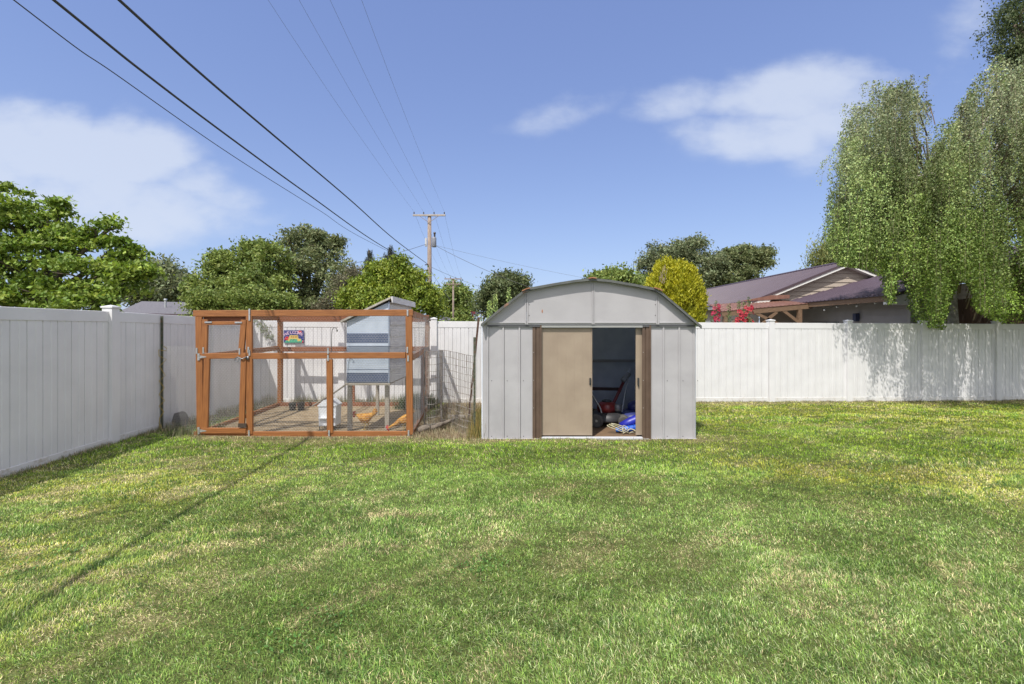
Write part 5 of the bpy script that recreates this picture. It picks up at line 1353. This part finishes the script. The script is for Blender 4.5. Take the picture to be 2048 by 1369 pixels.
    o = np_mesh('edge_grass', np.concatenate(V_), sum(len(v) for v in V_)//4, 4, MATS['grass_blade'], col=np.concatenate(C_)); tag(o, 'ragged uncut grass along the fence foot and the run timbers', 'grass', kind='stuff')
    # drooping leafy branch over the fence corner, behind the run
    V_, C_ = [], []; m = MB()
    pts = [P(508, 636, 9.9), P(520, 645, 9.75), P(532, 660, 9.7), P(543, 676, 9.7)]; pts = [Vector((p.x, p.y, p.z)) for p in pts]
    t = thing('hanging_branch', 'leafy green branch drooping over the fence corner inside the run', 'branch', tuple(pts[0])); m.tube([Vector((-5.9, 10.4, 1.9))]+pts, [.012, .010, .007, .005, .003], n=5); m.build('twig', MATS['twig'], t)
    q = []; 
    for k in range(170):
        s_ = rng.random()*3; i = min(int(s_), 2); c = pts[i].lerp(pts[i+1], s_-i); q.append((c.x+rng.normal()*.05, c.y+rng.normal()*.06, c.z-abs(rng.normal())*.10+.03))
    q = np.array(q); V, C = leaves(q, np.full(len(q), .07), np.tile(np.array((.17, .20, .10)), (len(q), 1))*rng.uniform(.7, 1.3, (len(q), 1)), aspect=.4, hang=.8, rng=rng); np_mesh('leaves', V, len(V)//4, 4, LEAF, parent=t, col=C)
stems()
def clover():
    rng = np.random.default_rng(77); Q = []; C0 = []
    for (x, y, r, n) in ((-.18, 2.94, .15, 260), (-.95, 2.35, .25, 170), (-1.15, 2.2, .2, 120), (-3.1, 3.0, .3, 130), (1.7, 3.4, .2, 90), (-1.7, 4.3, .25, 110)):
        px = x+rng.normal(size=n)*r*.6; py = y+rng.normal(size=n)*r*.45
        Q.append(np.stack([px, py, gz(px, py)+rng.uniform(.012, .034, n)], 1)); C0.append(np.tile(np.array((.10, .20, .045)), (n, 1)))
    Q = np.concatenate(Q); V, C = leaves(Q, rng.uniform(.010, .020, len(Q)), np.concatenate(C0)*rng.uniform(.6, 1.5, (len(Q), 1)), aspect=.8, up=1.2, rng=rng)
    o = np_mesh('clover', V, len(V)//4, 4, LEAF, col=C); tag(o, 'dark green clover and broad-leaved weeds growing in patches of the lawn', 'weeds', kind='stuff')
clover()

# ------------------------------------------------------------------ the neighbour's house
METROOF = mat('purple_roof', (.088, .063, .082), (.078, .055, .072), scale=1.5, rough=.42, spec=.5)
SIDING = mat('tan_siding', (.40, .34, .285), (.36, .305, .255), scale=2, rough=.7)
WHT = mat('white_fascia', (.72, .71, .68), rough=.5)
TIM = mat('patio_timber', (.22, .14, .085), (.15, .09, .055), scale=3, rough=.75, coord='UV', stretch=(2, 20, 1), bump=.1)
def ribroof(m, e0, e1, r0, r1, n, rib=.022, th=.03):
    """metal roof plane: eave edge e0-e1, ridge edge r0-r1, n ribs running from ridge to eave"""
    e0, e1, r0, r1 = map(Vector, (e0, e1, r0, r1)); nn = (e1-e0).cross(r0-e0).normalized()
    if nn.z < 0: nn = -nn
    prof = []
    for k in range(n):
        a = k/n; w = 1/n
        prof += [(a+.0, 0), (a+w*.36, 0), (a+w*.42, rib), (a+w*.54, rib), (a+w*.60, 0)]
    prof.append((1, 0))
    for (a, ha), (b, hb) in zip(prof[:-1], prof[1:]):
        m.quad(e0.lerp(e1, a)+nn*ha, e0.lerp(e1, b)+nn*hb, r0.lerp(r1, b)+nn*hb, r0.lerp(r1, a)+nn*ha)
    m.quad(e0-nn*th, r0-nn*th, r1-nn*th, e1-nn*th)
    m.quad(e0, e0-nn*th, e1-nn*th, e1); m.quad(r0, r0-nn*th, e0-nn*th, e0); m.quad(e1, e1-nn*th, r1-nn*th, r1)
def lap(m, a, b, z0, ztf, nrm, step=.125, out=.014):
    """lap siding from plan point a to b; ztf(s) is the top at fraction s"""
    a = Vector((*a, 0)); b = Vector((*b, 0)); nn = Vector((*nrm, 0)); zmax = max(ztf(s) for s in np.linspace(0, 1, 21)); z = z0
    while z < zmax:
        z2 = z+step; segs = 24
        for k in range(segs):
            s0, s1 = k/segs, (k+1)/segs; t0, t1 = ztf(s0), ztf(s1)
            za0, za1 = min(z2, t0), min(z2, t1)
            if za0 <= z+.003 and za1 <= z+.003: continue
            za0 = max(za0, z+.001); za1 = max(za1, z+.001)
            p, q = a.lerp(b, s0), a.lerp(b, s1)
            m.quad(p+nn*out+Vector((0, 0, z)), q+nn*out+Vector((0, 0, z)), q+nn*.002+Vector((0, 0, za1)), p+nn*.002+Vector((0, 0, za0)))
            m.quad(p+nn*.002+Vector((0, 0, z)), q+nn*.002+Vector((0, 0, z)), q+nn*out+Vector((0, 0, z)), p+nn*out+Vector((0, 0, z)))
        z = z2
def house():
    t = thing('neighbour_house', 'tan sided single storey house with purple metal roofs and covered patio behind the fence', 'house', (14.8, 20.5, -.42))
    YF, YBk = 20.2, 37.0; XR, ZR = 14.84, 4.50; XE, ZE = 10.55, 2.76; XE2 = 19.1
    m = MB(); ribroof(m, (XE, YF, ZE), (XE, YBk, ZE), (XR, YF, ZR), (XR, YBk, ZR), 70); rf = m.build('roof', METROOF, t)
    m = MB(); ribroof(m, (XE2, YBk, ZE), (XE2, YF, ZE), (XR, YBk, ZR), (XR, YF, ZR), 70); m.build('roof', METROOF, t)
    m = MB(); m.tube([(XR, YF-.02, ZR+.02), (XR, YBk, ZR+.02)], .06, n=8); m.build('ridge_cap', METROOF, t)
    # fascia boards and the return at the eave
    dark = mat('dark_trim', (.075, .05, .06), rough=.5)
    for xe in (XE, XE2):
        sg = -1 if xe < XR else 1
        m = MB(); m.beam((xe, YF-.03, ZE-.05), (XR, YF-.03, ZR-.05), .03, .10, up=(0, 0, 1)); m.build('rake_trim', dark, t)
        m = MB(); m.beam((xe-sg*.12, YF+.0, ZE-.10), (XR, YF+.0, ZR-.155), .03, .12, up=(0, 0, 1)); m.build('fascia', WHT, t)
        m = MB(); m.quad((xe, YF, ZE-.21+.0), (XR, YF, ZR-.20), (XR, YF+.5, ZR-.20), (xe, YF+.5, ZE-.21)); m.build('soffit', WHT, t)
    m = MB(); m.prism([(XE-.03, YF-.02, ZE-.04), (XE-.03, YF-.02, ZE-.24), (XE+.62, YF-.02, ZE-.24), (XE+.98, YF-.02, ZE+.20)], (0, .45, 0)); m.build('eave_return', WHT, t)
    m = MB(); m.beam((XE-.02, YF, ZE-.06), (XE-.02, YBk, ZE-.06), .05, .09); m.build('gutter', dark, t)
    m = MB(); m.beam((XE+.03, YF, ZE-.17), (XE+.03, YBk, ZE-.17), .03, .12); m.build('fascia', WHT, t)
    YW = YF+.28
    m = MB(); lap(m, (XE+.5, YW), (XE2-.5, YW), -.4, lambda s: min(ZE+.02+(ZR-ZE)*(1-abs(2*s-1)), 9)-.16+.12*1, (0, -1), step=.20, out=.035); m.build('gable_wall', SIDING, t)
    m = MB(); lap(m, (XE+.5, YBk-.3), (XE+.5, YW), -.4, lambda s: ZE-.1, (-1, 0), step=.20, out=.035); m.build('side_wall', SIDING, t)
    # window on the left wall
    p = P(1411, 640, YW+.0)
    wy = 25.3; m = MB(); m.box((XE+.46, wy, 1.35), (.06, 1.5, 1.25)); w_ = m.build('window', WHT, t); m = MB(); m.box((XE+.42, wy, 1.35), (.02, 1.3, 1.05)); m.build('pane', mat('dark_glass', (.03, .04, .05), rough=.1), w_)
    # wing with its eave along the patio
    wx, wz, wy0, wy1 = 11.80, 2.60, 14.25, 20.6; rx, rz = 18.8, 4.62
    m = MB(); ribroof(m, (wx, wy0, wz), (wx, wy1, wz), (rx, wy0, rz), (rx, wy1+3.2, rz), 30, rib=.025); m.build('wing_roof', METROOF, t)
    m = MB(); ribroof(m, (25.8, wy1, wz), (25.8, wy0, wz), (rx, wy1, rz), (rx, wy0, rz), 30, rib=.025); m.build('wing_roof', METROOF, t)
    m = MB(); m.beam((wx-.03, wy0-.02, wz-.04), (rx, wy0-.02, rz-.04), .03, .10); m.build('rake_trim', dark, t)
    m = MB(); m.beam((wx+.2, wy0+.01, wz-.08), (rx, wy0+.01, rz-.15), .03, .13); m.build('fascia', WHT, t)
    m = MB(); m.prism([(wx+.05, wy0+.03, wz-.06), (wx+.05, wy0+.03, wz-.30), (wx+1.0, wy0+.03, wz-.30), (wx+1.35, wy0+.03, wz+.22)], (0, .35, 0)); m.build('eave_return', WHT, t)
    m = MB(); m.beam((wx+.07, wy0, wz-.12), (wx+.07, wy1, wz-.12), .05, .17); m.build('eave_beam', TIM, t)
    WS = mat('wing_siding', (.33, .31, .31), (.29, .275, .275), scale=2, rough=.75)
    m = MB(); lap(m, (wx+1.0, wy1), (wx+1.0, wy0+.5), -.4, lambda s: wz+.05, (-1, 0), step=.20, out=.035); m.build('patio_wall', WS, t)
    m = MB(); lap(m, (wx+1.0, wy0+.5), (wx+12, wy0+.5), -.4, lambda s: wz-.05+min(s*11, 6.0)*.288+(.0), (0, -1), step=.20, out=.035); m.build('wing_front_wall', SIDING, t)
    m = MB(); m.beam((wx+1.0, wy0+.47, -.4), (wx+1.0, wy0+.47, wz-.1), .12, .12, up=(0, 1, 0)); m.build('corner_board', mat('corner_board', (.30, .285, .27), rough=.6), t)
    m = MB(); m.box((wx+.94, 18.8, .75), (.05, 1.8, 2.1)); m.build('patio_door', mat('dark_glass', (.03, .04, .05)), t)
    m = MB(); m.box((wx+.88, 16.9, 1.95), (.14, .16, .30), bev=.02); m.build('wall_lantern', mat('navy_lamp', (.03, .04, .09), rough=.4), t)
    # rusty patio roof beyond
    RUSTR = mat('rusty_roof', (.22, .11, .08), (.17, .08, .06), scale=3, rough=.65, stain=((.33, .20, .15), 4, .55, .7))
    m = MB(); ribroof(m, (8.4, 18.3, 2.23), (11.95, 18.3, 2.56), (8.9, 20.7, 2.62), (12.0, 20.7, 2.80), 22, rib=.02, th=.02); m.build('patio_roof', RUSTR, t)
    m = MB(); m.prism([(9.9, 20.15, 2.72), (12.2, 20.15, 2.86), (12.2, 20.15, 3.02), (11.4, 20.15, 3.00)], (0, .06, 0)); m.build('roof_flashing', RUSTR, t)
    m = MB(); m.beam((8.4, 18.35, 2.11), (12.0, 18.35, 2.44), .06, .19); m.build('patio_beam', TIM, t)
    px = P(1600, 640, 18.35).x
    for x in (8.55, px): 
        m = MB(); m.beam((x, 18.4, -.4), (x, 18.4, 2.2+(x-8.4)*.09), .15, .15, up=(0, 1, 0)); m.build('patio_post', TIM, t)
    for a, b in (((px, 1.75), (px-.75, 2.32)), ((8.55, 1.5), (9.3, 2.14)), ((9.75, 2.16), (11.0, 1.55)), ((10.6, 2.2), (9.9, 1.62)), ((9.3, 2.12), (9.85, 1.6))):
        m = MB(); m.beam((a[0], 18.36, a[1]), (b[0], 18.36, b[1]), .06, .11); m.build('brace', TIM, t)
    m = MB(); m.quad((8.2, 13.5, -.39), (12.8, 13.5, -.39), (12.8, 20.7, -.39), (8.2, 20.7, -.39)); m.build('patio_slab', mat('slab', (.3, .29, .27), rough=.9), t)
    # string lights
    y = 15.5; s = thing('string_lights', 'string of small round white bulbs hanging under the patio eave', 'string lights', (11.4, 16.5, 2.3))
    pts = []; B_ = []
    hang = [(1780, 598, 14.5), (1750, 614, 15.4), (1716, 608, 16.1), (1676, 611, 16.6), (1644, 626, 17.2), (1609, 623, 18.0), (1584, 638, 18.1)]
    anchors = [P(1788, 590, 14.35), P(1735, 592, 15.6), P(1690, 600, 16.8), P(1625, 610, 18.1)]
    for k in range(len(anchors)-1):
        for q in np.linspace(0, 1, 14)[:-1]:
            p = anchors[k].lerp(anchors[k+1], q); pts.append((p.x, p.y, p.z-.22*math.sin(math.pi*q)))
    m = MB(); m.tube(pts, .006, n=5); m.build('wire', DARKMETAL, s)
    BU = mat('bulb_white', (.85, .85, .82), rough=.25)
    for k in range(4, len(pts), 5):
        p = Vector(pts[k]); m = MB(); m.blob(p-Vector((0, 0, .07)), .038, n=10); b = m.build('bulb', BU, s, smooth=True)
        m = MB(); m.tube([p, p-Vector((0, 0, .045))], .012, n=6); m.build('socket', DARKMETAL, b)
house()
def brown_fence():
    t = thing('board_fence', 'dark brown vertical board fence in shade under the birch strands', 'fence', (13.4, 13.6, -.4))
    BRN = mat('brown_board', (.095, .055, .042), (.15, .085, .06), scale=3, rough=.85, coord='UV', stretch=(1, 18, 1), stain=((.24, .12, .08), 3, .6, .75))
    x = P(1872, 0, 13.5).x
    m = MB(); k = 0
    while x < 18.5:
        m.beam((x, 13.5+.012*(k % 2), -.4), (x, 13.5+.012*(k % 2), 2.42+.02*math.sin(k*2.1)), .135, .02, up=(0, 1, 0)); x += .145; k += 1
    m.build('boards', BRN, t)
    m = MB(); m.beam((12.4, 13.55, 2.0), (18.5, 13.55, 2.0), .04, .09); m.beam((12.4, 13.55, .4), (18.5, 13.55, .4), .04, .09); m.build('rail', BRN, t)
brown_fence()
def small_roofs():
    # dark roof behind the side fence
    t = thing('neighbour_garage', 'low building with dark grey shingle roof and thin vent pipe beyond the shaded fence', 'building', (P(320, 0, 26).x, 26, -.42))
    SH = mat('shingles', (.10, .095, .11), (.15, .145, .16), scale=14, rough=.9, bump=.4, bscale=20)
    a = P(250, 622, 24); b = P(388, 634, 24)
    c = P(300, 602, 27.5); d = P(388, 606, 27.5)
    m = MB(); m.quad((a.x-.5, 24, 2.36), (b.x+3, 24, 2.20), (d.x+3, 28, 3.05), (c.x-.9, 28, 3.2)); m.quad((a.x-.5, 24, 2.26), (c.x-.9, 28, 3.1), (d.x+3, 28, 2.95), (b.x+3, 24, 2.1)); m.build('roof', SH, t)
    m = MB(); m.beam((a.x-.5, 23.98, 2.31), (b.x+3, 23.98, 2.15), .04, .12); m.build('fascia', dark_or(), t)
    m = MB(); m.box(((a.x+b.x)/2+1, 26.2, .9), (b.x-a.x+2.4, 3.9, 2.6)); m.build('wall', SIDING, t)
    p = P(331, 602, 26); m = MB(); m.tube([(p.x, 26, 2.4), (p.x, 26, p.z+.05)], .05, n=8); m.lathe((p.x, 26, p.z+.04), [(.09, 0), (.07, .08)], n=10); m.build('vent_pipe', GALV, t)
    for (u0, u1, v, Y, lab) in ((872, 910, 640, 55, 'tiny far grey roof under the yellow-green ash, beyond the back fence'),):
        a = P(u0, v+9, Y); b = P(u1, v+9, Y); tp = P((u0+u1)/2-4, v-6, Y+2)
        t = thing('far_house', lab, 'house', (tp.x, Y, -.42))
        m = MB(); m.poly([a, b, tp]); m.prism([a, b, tp], (0, 6, 0)); m.build('roof', SH, t)
        m = MB(); m.box(((a.x+b.x)/2, Y+3.2, (a.z-.42)/2), (b.x-a.x-.4, 5.8, a.z+.42-.02)); m.build('wall', SIDING, t)
    for (u, v, Y, w, c, lab) in ((935, 640, 66, 1.0, (.10, .13, .16), 'tiny far greenish shed roof beside the pole'),): pass
    for (u, Y, w, h, lab, s_) in ((885, 44, 4, 2.6, 'low far bush just above the back fence under the ash', 61), (950, 58, 4.5, 2.2, 'small far bush near the shed corner below the oak', 62), (930, 50, 3, 2.9, 'thin far bush at the foot of the second utility pole', 63)):
        p = P(u, 0, Y); tree('far_bush', lab, (p.x, Y, -.42), [(p.x, Y, h*.45, w*.5, 1.2, h*.5), (p.x+w*.3, Y, h*.35, w*.35, 1, h*.4), (p.x-w*.3, Y, h*.4, w*.35, 1, h*.4)], 60, .3, *G['light'], cat='bush', clump=.6, perclump=40, trunk=.06, seed=s_)
    Y = 60; p = P(946, 626, Y); m = MB(); m.box((p.x, Y, p.z), (.7, .1, .30)); m.box((p.x+1.35, Y, p.z-.05), (1.7, .1, .22)); m.box((p.x, Y, p.z/2-.3), (.1, .1, p.z+.4))
    m.box((p.x+1.4, Y, p.z/2-.3), (.1, .1, p.z+.3))
    o = m.build('far_canopy', mat('far_navy', (.03, .035, .07), (.16, .025, .03), scale=1.1, rough=.6, contrast=(.48, .52)), loc=(p.x, Y, -.42)); tag(o, 'tiny far canopy edge in red and dark blue above the back fence', 'canopy')
def dark_or(): return MATS['dark_trim']
small_roofs()

# ------------------------------------------------------------------ utility poles and wires
POLE = mat('pole_wood', (.21, .155, .125), (.30, .24, .20), scale=6, rough=.9, stretch=(3, 3, .6), bump=.4)
ARM = mat('crossarm_wood', (.42, .38, .35), (.32, .28, .25), scale=6, rough=.9)
INS = mat('insulator', (.05, .035, .03), rough=.3)
def pole(name, label, u, vtop, Y, w, arms, r, trans=False):
    p = P(u, vtop, Y); t = thing(name, label, 'utility pole', (p.x, Y, -.42))
    m = MB(); m.tube([(p.x, Y, -.5), (p.x, Y, p.z)], [r*1.25, r*.8], n=12); m.build('shaft', POLE, t, smooth=True)
    pts = []
    for (dz, hw, ins) in arms:
        m = MB(); m.beam((p.x-hw, Y-.14, p.z+dz), (p.x+hw, Y-.14, p.z+dz), .10, .13, bev=.01); a = m.build('crossarm', ARM if Y < 40 else POLE, t)
        for s_ in (-1, 1):
            m = MB(); m.beam((p.x+s_*hw*.6, Y-.2, p.z+dz-.06), (p.x, Y-.2, p.z+dz-.55), .03, .03); m.build('brace', POLE, t)
        for dx in ins:
            m = MB(); c = (p.x+dx*hw, Y-.14, p.z+dz+.065); m.lathe(c, [(.012, 0), (.012, .05), (.05, .07), (.055, .10), (.03, .12), (.045, .14), (.03, .18), (.01, .19)], n=10); m.build('insulator', INS, a, smooth=True)
            pts.append(Vector((c[0], c[1], c[2]+.19)))
    return t, p, pts
def wires():
    t, p, ins = pole('utility_pole', 'tall weathered wooden utility pole with one pale crossarm and a transformer', 859, 432, 34, 0, [(.0, 1.2, (-.93, -.34, .30, .93))], .17)
    Y = 34; gm = mat('transformer_grey', (.24, .25, .29), (.19, .2, .23), rough=.5, scale=4)
    m = MB(); zc = P(0, 485, Y).z; m.lathe((p.x+.36, Y-.12, zc-.38), [(.15, 0), (.17, .03), (.17, .66), (.15, .72), (.02, .76)], n=18); tr = m.build('transformer', gm, t, smooth=True)
    m = MB(); m.lathe((p.x+.40, Y-.12, zc+.36), [(.04, 0), (.075, .05), (.05, .09), (.08, .13), (.05, .17), (.09, .22), (.09, .34), (.03, .38)], n=12); m.build('bushing', INS, tr, smooth=True)
    m = MB(); m.box((p.x-.24, Y-.1, zc-.02), (.12, .16, .62), bev=.02); m.build('equipment_box', mat('pale_box', (.5, .5, .5), rough=.5), t)
    m = MB(); m.beam((p.x-.42, Y-.3, P(0, 541.5, Y).z-.10), (p.x-.05, Y-.1, P(0, 541, Y).z+.02), .07, .09); m.build('bracket_arm', INS, t)
    m = MB(); m.beam((p.x-.30, Y-.2, P(0, 531, Y).z), (p.x-.05, Y-.1, P(0, 531, Y).z+.04), .05, .07); m.build('bracket_arm', INS, t)
    t2, p2, ins2 = pole('utility_pole', 'second utility pole, smaller with two short crossarms, before the mid green tree', 906.5, 558.5, 63, 0, [(0, 1.2, (-.9, -.3, .3, .9)), (-.72, 1.05, (-.9, .9))], .13)
    t3, p3, ins3 = pole('utility_pole', 'third and farthest utility pole, tiny with short arm above the fence', 929.5, 604, 110, 0, [(0, 1.6, (-.9, .9))], .3)
    t4, p4, i4 = pole('utility_pole', 'thin slanting far pole right beside the farthest utility pole', 934, 612, 112, 0, [], .16)
    WM = mat('cable_black', (.035, .035, .038), rough=.6); WG = mat('wire_grey', (.20, .21, .23), rough=.5, metal=.3)
    def wire(name, label, pts, r, m_, n=40):
        # smooth curve through the points
        P_ = [Vector(p) for p in pts]; out = []
        for k in range(len(P_)-1):
            a = P_[max(k-1, 0)]; b = P_[k]; c = P_[k+1]; d = P_[min(k+2, len(P_)-1)]
            for q in np.linspace(0, 1, n)[:-1 if k < len(P_)-2 else None]:
                out.append(.5*((2*b)+(c-a)*q+(2*a-5*b+4*c-d)*q*q+(3*b-a-3*c+d)*q**3))
        m = MB(); m.tube(out, r, n=6); o = m.build(name, m_, loc=tuple(out[len(out)//2])); tag(o, label, 'wire'); return o
    def sagline(A, Bp, sag, n=16):
        A, Bp = Vector(A), Vector(Bp); return [A.lerp(Bp, q)-Vector((0, 0, 4*sag*q*(1-q))) for q in np.linspace(0, 1, n)]
    # low service cables: pole bracket -> just above the yard -> behind the camera
    e1 = P(857, 530, 34); e2 = P(848, 540, 34); e3 = P(855, 541, 34)
    def low(uv, end, Ys):
        pts = []
        for (u, v), Yy in zip(uv, Ys): pts.append(P(u, v, Yy))
        return pts
    # y distances follow x = -4.5 .. -6.2 so the cables run back beside the fence
    def x_of(Y, xa): return xa+(e1.x-xa)*(Y-5)/29.0
    def along(uv, xa, end, z_beh):
        pts = []
        for (u, v) in uv:
            k = (u-1024)/F   # X = k Y ; X = xa + s (Y-5)
            s_ = (e1.x-xa)/29.0; Yy = (xa-5*s_)/(k-s_); pts.append(P(u, v, Yy))
        d = (pts[0]-pts[1]); first = pts[0]
        beh = [Vector((first.x+.15, first.y-4.5, z_beh[0])), Vector((first.x+.45, first.y-13, z_beh[1]))]
        return [beh[1], beh[0]]+pts+[end]
    wire('overhead_cable', 'thickest black overhead cable crossing the sky down to the tall pole', along([(238, 0), (410, 155), (540, 265), (700, 400), (790, 480)], -4.52, e1, (5.50, 6.4)), .018, WM)
    wire('overhead_cable', 'middle black overhead cable running down to the bracket on the tall pole', along([(107, 0), (300, 155), (470, 283), (620, 392), (760, 490)], -4.36, e2, (4.95, 6.1)), .014, WM)
    wire('overhead_cable', 'thin lower overhead cable, outermost of the three low ones', along([(27, 0), (240, 155), (470, 315), (640, 422), (735, 482)], -4.28, e3, (4.8, 5.9)), .0055, WM)
    labs = ['high thin power line nearest the low black cables', 'high thin power line, second from the low black cables', 'high thin power line, third from the low black cables', 'high thin power line farthest from the low black cables']
    for k, (u0, i_) in enumerate(zip((536, 598, 660, 723), ins)):
        a = i_; Yt = (a.x)/((u0-1024)/F); Yt = abs(Yt); mid = P(u0, 0, min(Yt, 12.5)); dirn = (mid-a); beh = a+dirn*2.0+Vector((0, 0, 1.1))
        wire('power_line', labs[k], [beh, mid, mid.lerp(a, .5)-Vector((0, 0, .15)), a], .0042, WG, n=20)
    for k, (a, b) in enumerate(zip(ins, ins2)): wire('power_line', ['first', 'second', 'third', 'fourth'][k]+' thin far line between the tall pole and the second pole', sagline(a, b, .5), .006, WG, n=3)
    s0 = P(852, 489, 33.8); s1 = P(866, 489, 33.8)
    wire('service_line', 'thin service line drooping from the tall pole toward the grey-green trees', sagline(s0, P(560, 545, 30), .35), .014, WM, n=4)
    wire('service_line', 'service line falling from the tall pole behind the shed roof', sagline(s1, P(1105, 590, 30), .25), .014, WM, n=4)
    wire('service_line', 'faint service line crossing the sky toward the top of the shed', sagline(P(866, 490, 34), P(1500, 600, 45), .6), .008, WG, n=4)
    wire('service_line', 'faint line falling from the tall pole past the second pole', sagline(P(863, 535, 34), P(1010, 585, 60), .3), .012, WG, n=4)
    wire('service_line', 'short dark guy wire falling from the tall pole into the ash foliage', sagline(P(862, 542, 34), P(900, 600, 30), .05), .012, WM, n=3)
    wire('service_line', 'thin line passing over the small dark roof into the elm', sagline(P(240, 585, 30), P(440, 545, 34), .4), .010, WM, n=4)
wires()
